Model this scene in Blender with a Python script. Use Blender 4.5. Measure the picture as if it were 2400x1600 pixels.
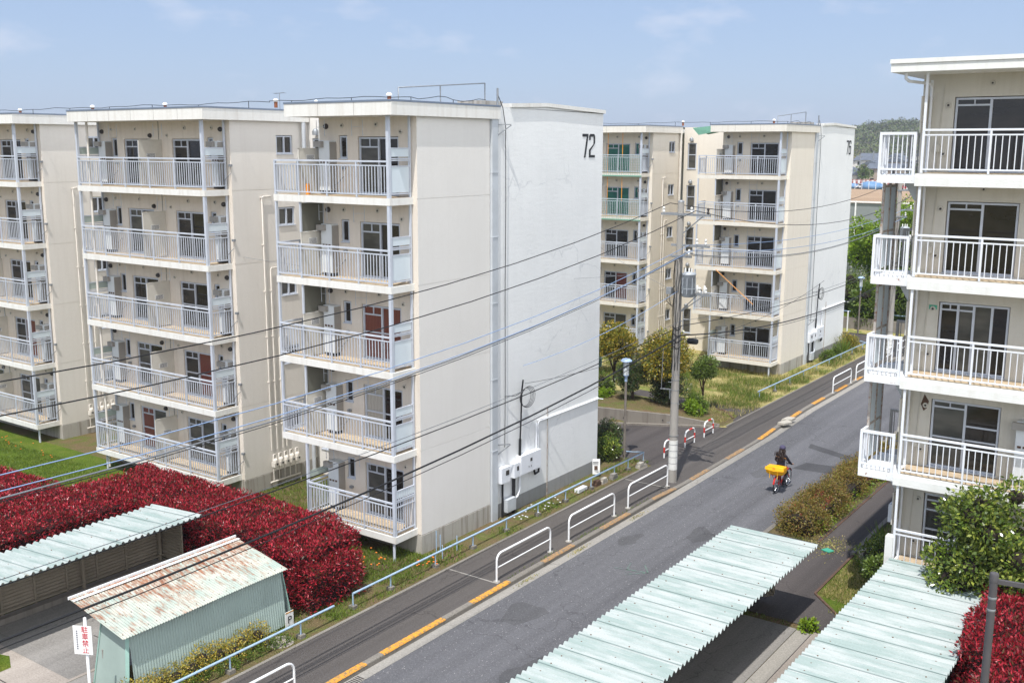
import bpy, math, random
import numpy as np
from mathutils import Vector, Matrix
# ------------------------------------------------------------------ scene, camera, light
for o in list(bpy.data.objects): bpy.data.objects.remove(o)
S = bpy.context.scene
COL = S.collection
R = random.Random(7)
NR = np.random.RandomState(11)
rad = math.radians

cam_d = bpy.data.cameras.new("camera"); cam = bpy.data.objects.new("camera", cam_d); COL.objects.link(cam)
PITCH, ROLL, YAW, CAMZ = 0.18313, 0.00326, 0.61694, 12.7087
fw = Vector((-math.sin(YAW)*math.cos(PITCH), math.cos(YAW)*math.cos(PITCH), -math.sin(PITCH)))
rt = Vector((math.cos(YAW), math.sin(YAW), 0)); up = rt.cross(fw)
r2 = rt*math.cos(ROLL) + up*math.sin(ROLL); u2 = up*math.cos(ROLL) - rt*math.sin(ROLL)
M = Matrix((r2, u2, -fw)).transposed().to_4x4(); M.translation = (0, 0, CAMZ)
cam.matrix_world = M
cam_d.sensor_width = 36; cam_d.lens = 36*2448.5/2400; cam_d.clip_start = .1; cam_d.clip_end = 6000
S.camera = cam

SUN = Vector((.145, -.44, 1.0)).normalized()
w = bpy.data.worlds.new("World"); S.world = w; w.use_nodes = True
nt = w.node_tree; nt.nodes.clear()
sky = nt.nodes.new("ShaderNodeTexSky"); sky.sky_type = 'NISHITA'; sky.sun_disc = False
sky.sun_elevation = math.asin(SUN.z); sky.sun_rotation = math.atan2(SUN.x, SUN.y)
sky.air_density = 1.0; sky.dust_density = 1.0; sky.ozone_density = 1.2; sky.altitude = 100
N = nt.nodes.new; L = nt.links.new
tc = N("ShaderNodeTexCoord")
def wmix(f, c1, c2, mode='MIX'):
    m = N("ShaderNodeMixRGB"); m.blend_type = mode
    for k, x in enumerate((f, c1, c2)):
        if hasattr(x, 'links'): L(x, m.inputs[k])
        else: m.inputs[k].default_value = x
    return m.outputs[0]
clear = wmix(.62, sky.outputs[0], (3.2, 4.2, 6.5, 1))             # blue with a thin even veil
# added bright sky area, unseen behind the camera, fills light on the walls
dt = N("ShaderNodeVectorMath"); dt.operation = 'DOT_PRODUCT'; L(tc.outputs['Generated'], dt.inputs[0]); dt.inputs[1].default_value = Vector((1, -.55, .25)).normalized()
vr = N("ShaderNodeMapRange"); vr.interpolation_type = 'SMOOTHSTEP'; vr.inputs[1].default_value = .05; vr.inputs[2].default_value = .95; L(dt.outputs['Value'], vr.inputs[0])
sky_fill = wmix(vr.outputs[0], clear, (13.8, 14.3, 15.2, 1))
mp = N("ShaderNodeMapping"); mp.inputs['Scale'].default_value = (3.2, 3.2, 8.0); mp.inputs['Location'].default_value = (.7, 1.9, .35); L(tc.outputs['Generated'], mp.inputs['Vector'])
cn = N("ShaderNodeTexNoise"); cn.inputs['Scale'].default_value = 3.4; cn.inputs['Detail'].default_value = 8; cn.inputs['Roughness'].default_value = .55; L(mp.outputs[0], cn.inputs['Vector'])
cr = N("ShaderNodeValToRGB"); cr.color_ramp.elements[0].position = .56; cr.color_ramp.elements[1].position = .76; L(cn.outputs['Fac'], cr.inputs['Fac'])
cr.color_ramp.elements[0].color = (0, 0, 0, 1); cr.color_ramp.elements[1].color = (.5, .5, .5, 1)
full = wmix(cr.outputs['Color'], sky_fill, (6.0, 6.3, 7.2, 1))
bg = N("ShaderNodeBackground"); bg.inputs['Strength'].default_value = .08; wo = N("ShaderNodeOutputWorld")
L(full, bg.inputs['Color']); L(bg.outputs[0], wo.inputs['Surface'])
sl = bpy.data.lights.new("sun", 'SUN'); sl.energy = 3.0; sl.angle = rad(.53); sl.color = (1, .965, .915)
so = bpy.data.objects.new("sun", sl); COL.objects.link(so); so.location = (20, -60, 140)
so.rotation_euler = SUN.to_track_quat('Z', 'Y').to_euler()
S.view_settings.view_transform = 'Standard'; S.view_settings.look = 'None'
S.view_settings.exposure = .75; S.view_settings.gamma = 1; S.view_settings.use_curve_mapping = False
S.cycles.max_bounces = 6; S.cycles.diffuse_bounces = 3; S.cycles.glossy_bounces = 3; S.cycles.transparent_max_bounces = 6

# ------------------------------------------------------------------ materials
def lin(c):
    return tuple((x/255/12.92 if x/255 <= .04045 else ((x/255+.055)/1.055)**2.4) for x in c) + (1,)
def newmat(name):
    m = bpy.data.materials.new(name); m.use_nodes = True; t = m.node_tree; t.nodes.clear()
    b = t.nodes.new("ShaderNodeBsdfPrincipled"); o = t.nodes.new("ShaderNodeOutputMaterial"); t.links.new(b.outputs[0], o.inputs[0])
    return m, t, b
def nz(t, scale, detail=4, rough=.55, vec=None, stretch=None):
    n = t.nodes.new("ShaderNodeTexNoise"); n.inputs['Scale'].default_value = scale; n.inputs['Detail'].default_value = detail; n.inputs['Roughness'].default_value = rough
    g = t.nodes.new("ShaderNodeNewGeometry"); src = g.outputs['Position']
    if stretch:
        k = t.nodes.new("ShaderNodeMapping"); k.inputs['Scale'].default_value = stretch; t.links.new(src, k.inputs[0]); src = k.outputs[0]
    t.links.new(src, n.inputs['Vector']); return n.outputs['Fac']
def ramp(t, fac, stops):
    r = t.nodes.new("ShaderNodeValToRGB"); e = r.color_ramp.elements
    while len(e) < len(stops): e.new(.5)
    for i, (p, c) in enumerate(stops): e[i].position = p; e[i].color = c if len(c) == 4 else tuple(c)+(1,)
    t.links.new(fac, r.inputs[0]); return r.outputs[0]
def mix(t, fac, a, b, mode='MIX'):
    m = t.nodes.new("ShaderNodeMixRGB"); m.blend_type = mode
    for s, x in ((m.inputs[0], fac), (m.inputs[1], a), (m.inputs[2], b)):
        if hasattr(x, 'links'): t.links.new(x, s)
        else: s.default_value = x
    return m.outputs[0]
def bump(t, b, h, st, dist=.02):
    k = t.nodes.new("ShaderNodeBump"); k.inputs['Strength'].default_value = st; k.inputs['Distance'].default_value = dist
    t.links.new(h, k.inputs['Height']); t.links.new(k.outputs[0], b.inputs['Normal'])
BW = [(0, (0, 0, 0, 1)), (1, (1, 1, 1, 1))]
def bw(t, f, a, b): return ramp(t, f, [(a, (0, 0, 0, 1)), (b, (1, 1, 1, 1))])
def plain(name, c, rough=.6, metal=0, var=.12, scale=6, spec=.4, bmp=0):
    m, t, b = newmat(name); c = lin(c)
    d = tuple(x*(1-var) for x in c[:3])+(1,)
    t.links.new(ramp(t, nz(t, scale), [(.3, d), (.7, c)]), b.inputs['Base Color'])
    b.inputs['Roughness'].default_value = rough; b.inputs['Metallic'].default_value = metal; b.inputs['Specular IOR Level'].default_value = spec
    if bmp: bump(t, b, nz(t, 60, 3), bmp)
    return m
def wallpaint(name, c, dirt, bstr=.25, bscale=25, streak=.5, blot=.5, crack=False):
    m, t, b = newmat(name); c = lin(c); dirt = lin(dirt)
    big = bw(t, nz(t, .55, 5), .35, .75); st = bw(t, nz(t, 3.2, 4, stretch=(1.6, 1.6, .09)), .48, .8); fine = bw(t, nz(t, 9, 6), .3, .8)
    x = mix(t, .5, c, tuple(k*.95 for k in c[:3])+(1,)); 
    k1 = t.nodes.new("ShaderNodeMath"); k1.operation = 'MULTIPLY'; k1.inputs[1].default_value = streak; t.links.new(st, k1.inputs[0])
    k2 = t.nodes.new("ShaderNodeMath"); k2.operation = 'MULTIPLY'; k2.inputs[1].default_value = blot; t.links.new(big, k2.inputs[0])
    x = mix(t, k2.outputs[0], c, tuple(k*.93 for k in c[:3])+(1,)); x = mix(t, k1.outputs[0], x, dirt)
    k3 = t.nodes.new("ShaderNodeMath"); k3.operation = 'MULTIPLY'; k3.inputs[1].default_value = .12; t.links.new(fine, k3.inputs[0])
    x = mix(t, k3.outputs[0], x, dirt)
    if crack:
        v = t.nodes.new("ShaderNodeTexVoronoi"); v.feature = 'DISTANCE_TO_EDGE'; v.inputs['Scale'].default_value = .42; g = t.nodes.new("ShaderNodeNewGeometry"); wv = t.nodes.new("ShaderNodeVectorMath"); wv.operation = 'MULTIPLY_ADD'
        nn = t.nodes.new("ShaderNodeTexNoise"); nn.inputs['Scale'].default_value = 1.6; nn.inputs['Detail'].default_value = 5; t.links.new(g.outputs['Position'], nn.inputs['Vector'])
        t.links.new(nn.outputs['Color'], wv.inputs[0]); wv.inputs[1].default_value = (.9, .9, .9); t.links.new(g.outputs['Position'], wv.inputs[2]); t.links.new(wv.outputs[0], v.inputs['Vector'])
        e = ramp(t, v.outputs['Distance'], [(0, (.95, .95, .95, 1)), (.014, (0, 0, 0, 1))]); msk = bw(t, nz(t, .5, 3), .5, .62); x = mix(t, mix(t, 1, e, msk, 'MULTIPLY'), x, dirt)
        hb = bw(t, nz(t, 2.6, 5, .6, stretch=(1, .5, 3.2)), .42, .72); x = mix(t, mix(t, 1, hb, (.3,)*3+(1,), 'MULTIPLY'), x, tuple(k*.9 for k in c[:3])+(1,))
    t.links.new(x, b.inputs['Base Color']); b.inputs['Roughness'].default_value = .85; b.inputs['Specular IOR Level'].default_value = .2
    bump(t, b, nz(t, bscale, 4, .6, stretch=(1, .6, 2.0) if crack else None), bstr, .02); return m
MT = {}
MT['cream72'] = wallpaint('cream_paint_grey', (219, 210, 198), (172, 160, 146), streak=.3)
MT['creamside'] = wallpaint('cream_paint_side', (222, 219, 214), (196, 190, 182), streak=.12)
MT['creamsideB'] = wallpaint('cream_paint_beige', (222, 217, 209), (190, 182, 172), streak=.2)
MT['cream76'] = wallpaint('cream_paint_yellow', (228, 220, 206), (190, 176, 156), streak=.2)
MT['slab'] = wallpaint('balcony_edge_paint', (226, 225, 220), (170, 158, 140), streak=.3)
MT['slab76'] = wallpaint('balcony_edge_paint_cream', (226, 221, 210), (176, 162, 142), streak=.3)
MT['white'] = wallpaint('white_roughcast', (233, 234, 233), (204, 206, 207), bstr=.26, bscale=5, streak=.16, blot=.95, crack=True)
MT['rwall'] = wallpaint('pale_grey_paint', (202, 198, 188), (170, 164, 148), streak=.4)
MT['rslab'] = wallpaint('white_balcony_paint', (226, 227, 223), (190, 184, 172), streak=.3)
MT['floor'] = plain('balcony_floor_mortar', (196, 176, 148), .9, var=.35, scale=5)
MT['plinth'] = wallpaint('stained_concrete', (176, 172, 164), (100, 88, 74), streak=1.0, blot=.9)
MT['greyplinth'] = wallpaint('grey_plinth_paint', (150, 151, 151), (116, 106, 94), streak=.3, blot=.9)
MT['concrete'] = wallpaint('grey_concrete', (134, 128, 120), (96, 88, 80), streak=.8)
MT['polecon'] = wallpaint('pole_concrete', (160, 156, 150), (122, 116, 110), streak=.9, bscale=60)
MT['alu'] = plain('grey_aluminium', (196, 202, 212), .45, .05, .12, 3)
MT['railwhite'] = plain('white_rail_paint', (226, 229, 234), .45, 0, .08, 3)
MT['gutter'] = plain('blue_grey_metal', (194, 199, 204), .5, .05, .18, 1.5)
MT['capmetal'] = plain('roof_edge_metal', (128, 140, 158), .4, .3, .15, 2)
MT['panel'] = plain('pale_blue_panel', (206, 216, 222), .35, 0, .05, 3)
MT['panelgreen'] = plain('pale_green_panel', (172, 184, 176), .35, 0, .08, 3)
MT['partition'] = plain('grey_partition_board', (202, 198, 188), .6, 0, .12, 3)
MT['dkpanel'] = plain('grey_green_board', (106, 106, 96), .7, 0, .12, 2)
MT['heaterw'] = plain('white_enamel', (212, 216, 218), .4, 0, .05, 4)
MT['heaters'] = plain('grey_cover', (152, 148, 142), .5, 0, .1, 4)
MT['vent'] = plain('dark_vent', (66, 62, 60), .6, 0, .3, 8)
MT['screw'] = plain('rusty_screw', (104, 78, 60), .8)
MT['brownpipe'] = plain('rusty_brown_pipe', (150, 92, 62), .7, 0, .35, 6)
MT['pipe'] = plain('cream_pipe_paint', (220, 214, 204), .5, 0, .15, 4)
MT['black'] = plain('black_rubber', (34, 34, 37), .55, 0, .2, 6)
MT['wirebk'] = plain('black_cable', (30, 31, 34), .6, 0, .2, 3)
MT['wireblue'] = plain('blue_cable', (134, 158, 194), .5, 0, .15, 3)
MT['wiregrey'] = plain('grey_cable', (116, 120, 126), .5, 0, .15, 3)
MT['num'] = plain('black_number_paint', (48, 50, 54), .8, 0, .3, 6)
MT['galv'] = plain('galvanised_steel', (150, 154, 158), .45, .35, .25, 8)
MT['trafo'] = plain('transformer_grey', (164, 170, 176), .5, .1, .12, 4)
MT['porcelain'] = plain('porcelain', (222, 222, 218), .25)
MT['whitepaint'] = plain('white_paint', (232, 233, 233), .45, 0, .1, 5)
MT['redpaint'] = plain('red_paint', (205, 52, 44), .5, 0, .2, 5)
MT['bluerail'] = plain('pale_blue_rail_paint', (160, 184, 206), .45, 0, .22, 5)
MT['lampblue'] = plain('lamp_blue_paint', (160, 182, 214), .4, 0, .1, 5)
MT['lampglass'] = plain('lamp_glass', (206, 212, 214), .15, 0, .05, 5, .6)
MT['lamppole'] = plain('lamp_pole_paint', (126, 118, 110), .6, 0, .25, 6)
MT['darkpole'] = plain('dark_grey_pole', (84, 82, 84), .5, 0, .15, 6)
MT['mail'] = plain('yellow_vinyl', (246, 178, 8), .45, 0, .15, 9)
MT['bikered'] = plain('red_bike_enamel', (196, 38, 26), .3, 0, .1, 6)
MT['chrome'] = plain('chrome', (200, 202, 206), .2, .9, .1, 6)
MT['navy'] = plain('navy_cloth', (38, 36, 50), .85, 0, .3, 20)
MT['trouser'] = plain('dark_trousers', (34, 34, 42), .9, 0, .3, 20)
MT['shoe'] = plain('dark_shoe', (40, 38, 40), .6)
MT['skin'] = plain('skin', (205, 160, 132), .55)
MT['hair'] = plain('dark_brown_hair', (58, 44, 40), .5, 0, .4, 40)
MT['cap'] = plain('purple_grey_cap', (74, 70, 96), .8, 0, .15, 10)
MT['bamboo'] = plain('orange_brown_pole', (222, 160, 96), .7)
MT['orangecloth'] = plain('orange_stripe', (236, 160, 40), .7)
MT['signwhite'] = plain('sign_white', (238, 238, 236), .4, 0, .05, 5)
MT['signred'] = plain('sign_red', (196, 44, 62), .5, 0, .05, 5)
MT['signgrey'] = plain('sign_grey', (130, 130, 140), .5, 0, .05, 5)
MT['paper'] = plain('notice_paper', (226, 226, 224), .6, 0, .04, 5)
MT['ink'] = plain('ink', (70, 72, 78), .6, 0, .05, 5)
MT['greennet'] = plain('green_net', (116, 166, 144), .8, 0, .2, 8)
MT['rock'] = plain('pale_rock', (186, 180, 168), .9, 0, .3, 7, bmp=.6)
MT['brick'] = plain('red_brick_edging', (104, 80, 66), .9, 0, .5, 12)
MT['bark'] = plain('bark', (92, 76, 62), .95, 0, .4, 14, .1, .5)
MT['orangebox'] = plain('orange_plastic', (236, 150, 26), .4)
MT['green'] = plain('green_plastic', (70, 160, 132), .5)
MT['bannerred'] = plain('faded_banner_red', (176, 104, 100), .8)
MT['roofdark'] = plain('grey_roof_tile', (98, 104, 114), .8, 0, .3, .6)
MT['houseW'] = plain('house_wall_pale', (214, 210, 204), .9, 0, .12, .4)
MT['houseB'] = plain('house_wall_tan', (176, 160, 144), .9, 0, .15, .4)
MT['stucco'] = plain('grey_fence_sheet', (128, 134, 134), .8, 0, .12, .5)
MT['carred'] = plain('car_red', (168, 40, 46), .3); MT['carwhite'] = plain('car_white', (220, 222, 226), .3); MT['carblue'] = plain('blue_sheet', (104, 142, 182), .6, 0, .3, 1)
MT['tyre'] = plain('tyre', (32, 32, 34), .8)

def glass(name, c, c2, rough=.06):
    m, t, b = newmat(name)
    n = nz(t, 1.1, 2, stretch=(1, 1, 2.4))
    t.links.new(ramp(t, n, [(.35, lin(c)), (.65, lin(c2))]), b.inputs['Base Color'])
    b.inputs['Roughness'].default_value = rough; b.inputs['Specular IOR Level'].default_value = .55; return m
MT['glass'] = glass('dark_window_glass', (32, 30, 28), (48, 44, 40)); MT['glassg'] = glass('frosted_grey_glass', (62, 62, 58), (90, 88, 82), .18)
MT['glassteal'] = glass('green_tinted_glass', (34, 92, 84), (52, 112, 98))
def curtain(name, c, c2):
    m, t, b = newmat(name); wv = t.nodes.new("ShaderNodeTexWave"); wv.inputs['Scale'].default_value = 5; wv.inputs['Distortion'].default_value = 2
    g = t.nodes.new("ShaderNodeNewGeometry"); t.links.new(g.outputs['Position'], wv.inputs[0])
    t.links.new(ramp(t, wv.outputs['Fac'], [(0, lin(c)), (1, lin(c2))]), b.inputs['Base Color']); b.inputs['Roughness'].default_value = .15; return m
MT['curtred'] = curtain('red_brown_curtain', (96, 52, 46), (120, 70, 60)); MT['curtwhite'] = curtain('white_curtain', (150, 146, 138), (186, 182, 172))

# asphalt and grounds
def asphalt(name, c1, c2, speck, sp_amt=.35, speckscale=26):
    m, t, b = newmat(name); A_, B_ = lin(c1)[:3], lin(c2)[:3]
    base = ramp(t, nz(t, .35, 6, .6), [(.3, lin(c1)), (.7, lin(c2))])
    f = nz(t, 22, 6, .75); base = mix(t, .65, base, ramp(t, f, [(.34, tuple(x*.5 for x in A_)), (.68, tuple(x*1.5 for x in B_))]))
    long_ = nz(t, 1.0, 4, stretch=(1.4, .04, 1)); base = mix(t, .5, base, ramp(t, long_, [(.35, tuple(x*.78 for x in A_)), (.7, tuple(x*1.2 for x in B_))]))
    g = t.nodes.new("ShaderNodeNewGeometry")
    for sc, th, am in ((speckscale, .84, sp_amt), (speckscale*1.9, .74, sp_amt*.55)):
        v = t.nodes.new("ShaderNodeTexVoronoi"); v.inputs['Scale'].default_value = sc; t.links.new(g.outputs['Position'], v.inputs['Vector'])
        k = bw(t, v.outputs['Color'], th, th+.04); d = ramp(t, v.outputs['Distance'], [(.25, (1, 1, 1, 1)), (.4, (0, 0, 0, 1))])
        base = mix(t, mix(t, 1, mix(t, 1, k, d, 'MULTIPLY'), (am,)*3+(1,), 'MULTIPLY'), base, lin(speck))
    crk = t.nodes.new("ShaderNodeTexVoronoi"); crk.feature = 'DISTANCE_TO_EDGE'; crk.inputs['Scale'].default_value = .16; nn = t.nodes.new("ShaderNodeTexNoise"); nn.inputs['Scale'].default_value = .9; nn.inputs['Detail'].default_value = 6; t.links.new(g.outputs['Position'], nn.inputs['Vector'])
    wv = t.nodes.new("ShaderNodeVectorMath"); wv.operation = 'MULTIPLY_ADD'; t.links.new(nn.outputs['Color'], wv.inputs[0]); wv.inputs[1].default_value = (2, 2, 2); t.links.new(g.outputs['Position'], wv.inputs[2]); t.links.new(wv.outputs[0], crk.inputs['Vector'])
    base = mix(t, ramp(t, crk.outputs['Distance'], [(0, (.5, .5, .5, 1)), (.004, (0, 0, 0, 1))]), base, tuple(x*.4 for x in A_)+(1,))
    t.links.new(base, b.inputs['Base Color']); b.inputs['Roughness'].default_value = .92; b.inputs['Specular IOR Level'].default_value = .15
    bump(t, b, f, .6, .02); return m
MT['road'] = asphalt('road_asphalt', (88, 88, 91), (101, 101, 104), (190, 188, 185), .6, 24)
MT['walk'] = asphalt('pavement_asphalt', (78, 74, 72), (90, 86, 83), (140, 134, 128), .25, 40)
MT['path'] = asphalt('path_asphalt', (70, 66, 65), (84, 79, 77), (150, 146, 140), .4, 34)
MT['patch'] = asphalt('newer_asphalt', (68, 68, 70), (80, 80, 82), (150, 148, 146), .35)
MT['gut'] = asphalt('gutter_concrete', (130, 127, 121), (158, 154, 147), (196, 192, 186), .3)
MT['kerb'] = asphalt('kerb_stone', (104, 100, 94), (138, 133, 125), (170, 166, 160), .3)
MT['pad'] = asphalt('yard_concrete', (138, 130, 122), (164, 156, 148), (190, 184, 176), .25)
MT['padold'] = asphalt('stained_yard_concrete', (104, 102, 99), (140, 137, 133), (170, 168, 164), .2)
def paintworn(name, c, under, a=.36, e=.5):
    m, t, b = newmat(name); k = bw(t, nz(t, 11, 6, .7), a, e)
    t.links.new(mix(t, k, lin(under), lin(c)), b.inputs['Base Color']); b.inputs['Roughness'].default_value = .8; return m
MT['oil'] = asphalt('stained_asphalt', (80, 80, 82), (90, 90, 92), (170, 168, 165), .5, 24)
MT['faintgreen'] = paintworn('faint_green_paint', (86, 120, 104), (94, 95, 97), .46, .6)
MT['yellow'] = paintworn('orange_yellow_kerb_paint', (216, 148, 46), (140, 116, 78), .43, .54); MT['yellowfade'] = paintworn('faded_kerb_paint', (166, 128, 82), (116, 106, 92), .42, .58)
def groundmat(name, stops, scale=1.2):
    m, t, b = newmat(name)
    x = ramp(t, nz(t, scale, 8, .66), [(p, lin(c)) for p, c in stops]); f = nz(t, 24, 4, .7)
    x = mix(t, .55, x, ramp(t, f, [(.3, (0, 0, 0, 1)), (.7, (1, 1, 1, 1))]), 'OVERLAY')
    t.links.new(x, b.inputs['Base Color']); b.inputs['Roughness'].default_value = .95; b.inputs['Specular IOR Level'].default_value = .1; bump(t, b, f, .8, .05); return m
MT['soil'] = groundmat('garden_soil', [(.3, (112, 92, 74)), (.5, (100, 92, 62)), (.62, (88, 98, 48)), (.75, (122, 106, 82))])
MT['lawn'] = groundmat('lawn', [(.3, (66, 84, 24)), (.5, (82, 100, 34)), (.68, (104, 108, 48)), (.8, (128, 118, 84))], .6)
MT['dry'] = groundmat('dry_grass_ground', [(.3, (112, 116, 58)), (.48, (164, 152, 104)), (.6, (102, 114, 52)), (.75, (176, 162, 118))], .5)
MT['terrain'] = groundmat('far_ground', [(.3, (96, 100, 60)), (.6, (130, 120, 90)), (.8, (110, 108, 84))], .02)
MT['field'] = groundmat('brown_field', [(.3, (150, 126, 102)), (.7, (166, 142, 116))], .03)

def corrug_mat(name, c, pale, ax, amt=.75):
    m, t, b = newmat(name)
    st = (.35, 2.2, 1) if ax == 'x' else (2.2, .35, 1)
    a = bw(t, nz(t, 1.7, 7, .66, stretch=st), .40, .58); k = mix(t, 1, a, (amt,)*3+(1,), 'MULTIPLY')
    x = mix(t, k, lin(c), lin(pale)); dirt = bw(t, nz(t, 5, 6, .7), .62, .72)
    x = mix(t, mix(t, 1, dirt, (.35,)*3+(1,), 'MULTIPLY'), x, lin((150, 158, 150)))
    t.links.new(x, b.inputs['Base Color']); b.inputs['Roughness'].default_value = .6; b.inputs['Specular IOR Level'].default_value = .3; return m
MT['mint'] = corrug_mat('mint_corrugated_paint', (144, 159, 155), (180, 184, 182), 'x')
MT['mintwall'] = plain('mint_wall_paint', (148, 182, 172), .6, 0, .14, 1.2)
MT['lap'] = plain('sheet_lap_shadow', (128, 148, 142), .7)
MT['shedwall'] = plain('green_shed_paint', (160, 177, 171), .5, 0, .18, 1.0)
MT['slat'] = plain('beige_slat_paint', (150, 140, 124), .7, 0, .2, 2)
def rustroof(name):
    m, t, b = newmat(name)
    g = t.nodes.new("ShaderNodeNewGeometry"); sp = t.nodes.new("ShaderNodeSeparateXYZ"); t.links.new(g.outputs['Position'], sp.inputs[0])
    mr = t.nodes.new("ShaderNodeMapRange"); mr.inputs[1].default_value = -20.0; mr.inputs[2].default_value = -22.2; mr.inputs[3].default_value = -.085; mr.inputs[4].default_value = .085; t.links.new(sp.outputs[0], mr.inputs[0])
    n = nz(t, 1.0, 7, .72, stretch=(2.6, 11, 1)); n2 = nz(t, .9, 4, .6)
    ad = t.nodes.new("ShaderNodeMath"); t.links.new(n, ad.inputs[0]); t.links.new(mr.outputs[0], ad.inputs[1])
    ad2 = t.nodes.new("ShaderNodeMath"); ad2.operation = 'MULTIPLY_ADD'; t.links.new(n2, ad2.inputs[0]); ad2.inputs[1].default_value = .35; t.links.new(ad.outputs[0], ad2.inputs[2])
    k = bw(t, ad2.outputs[0], .635, .80)
    pale = ramp(t, nz(t, 2.2, 6), [(.35, lin((150, 164, 155))), (.6, lin((178, 178, 166)))])
    x = mix(t, k, pale, ramp(t, nz(t, 8, 4), [(.3, lin((112, 66, 44))), (.7, lin((158, 112, 82)))]))
    t.links.new(x, b.inputs['Base Color']); b.inputs['Roughness'].default_value = .75; return m
MT['rust'] = rustroof('rust_streaked_roof')
MT['rustsheet'] = paintworn('rusty_white_paint', (226, 228, 228), (150, 98, 66), .30, .38)
MT['rustpost'] = paintworn('rusty_post', (170, 164, 156), (132, 88, 62))

def leafmat(name, cols, rough=.4, trans=.25, spec=.5):
    m, t, b = newmat(name); g = t.nodes.new("ShaderNodeNewGeometry")
    n = len(cols); x = ramp(t, g.outputs['Random Per Island'], [(i/max(1, n-1), lin(c)) for i, c in enumerate(cols)])
    big = nz(t, 1.4, 3); x = mix(t, .5, x, ramp(t, big, [(.3, (.36, .36, .36, 1)), (.7, (.64, .64, .64, 1))]), 'OVERLAY')
    t.links.new(x, b.inputs['Base Color']); b.inputs['Roughness'].default_value = rough; b.inputs['Specular IOR Level'].default_value = spec
    tr = t.nodes.new("ShaderNodeBsdfTranslucent"); t.links.new(x, tr.inputs[0]); ms = t.nodes.new("ShaderNodeMixShader"); ms.inputs[0].default_value = trans
    out = [q for q in t.nodes if q.type == 'OUTPUT_MATERIAL'][0]; t.links.new(b.outputs[0], ms.inputs[1]); t.links.new(tr.outputs[0], ms.inputs[2]); t.links.new(ms.outputs[0], out.inputs[0]); return m
MT['photinia'] = leafmat('red_photinia_leaf', [(98, 24, 32), (144, 32, 44), (176, 38, 52), (116, 26, 36), (196, 62, 74), (76, 22, 28), (90, 62, 36), (64, 20, 24)], .34, .14, .35)
MT['azalea'] = leafmat('azalea_leaf', [(120, 116, 44), (134, 126, 50), (138, 110, 56), (122, 124, 46), (146, 104, 62), (100, 94, 40)], .5)
MT['camellia'] = leafmat('camellia_leaf', [(70, 92, 38), (98, 120, 48), (82, 104, 42), (126, 142, 58), (156, 164, 74), (60, 80, 36)], .25)
MT['golden'] = leafmat('golden_leaf', [(166, 150, 46), (136, 132, 48), (108, 118, 46), (196, 166, 56), (150, 126, 48), (88, 104, 44), (120, 126, 46)], .35)
MT['dkgreen'] = leafmat('dark_green_leaf', [(48, 68, 38), (66, 90, 46), (84, 104, 54), (108, 98, 66), (58, 76, 52)], .3)
MT['midgreen'] = leafmat('mid_green_leaf', [(72, 96, 34), (92, 116, 40), (112, 130, 50), (84, 100, 44)], .4)
MT['fresh'] = leafmat('fresh_green_leaf', [(120, 150, 36), (140, 168, 40), (98, 132, 36), (160, 176, 56)], .4, .35)
MT['grassg'] = leafmat('grass_blade', [(82, 108, 30), (100, 124, 38), (124, 138, 54), (74, 98, 30)], .5, .3)
MT['grassd'] = leafmat('dry_grass_blade', [(176, 160, 106), (190, 174, 122), (146, 142, 74), (112, 124, 52), (168, 150, 100)], .7, .3)
MT['topiary'] = leafmat('topiary_leaf', [(76, 98, 40), (100, 122, 48), (120, 138, 60), (90, 106, 50)], .4)
MT['yelshrub'] = leafmat('yellow_shrub_leaf', [(180, 160, 56), (158, 148, 54), (118, 126, 52), (198, 168, 74), (140, 120, 60), (96, 108, 48)], .5)
MT['farwood'] = leafmat('far_wood_leaf', [(84, 98, 70), (96, 112, 66), (106, 102, 90), (90, 86, 80), (122, 136, 72), (98, 94, 88)], .9, .1)
MT['core'] = plain('dark_core', (44, 36, 28), .95, 0, .4, 9)  # dark tone for the light-blocking cores inside foliage
MT['corered'] = plain('dark_red_core', (48, 20, 20), .95, 0, .4, 9)
MT['petal'] = plain('orange_petal', (240, 130, 50), .6); MT['petalw'] = plain('white_petal', (236, 236, 240), .6)

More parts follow.
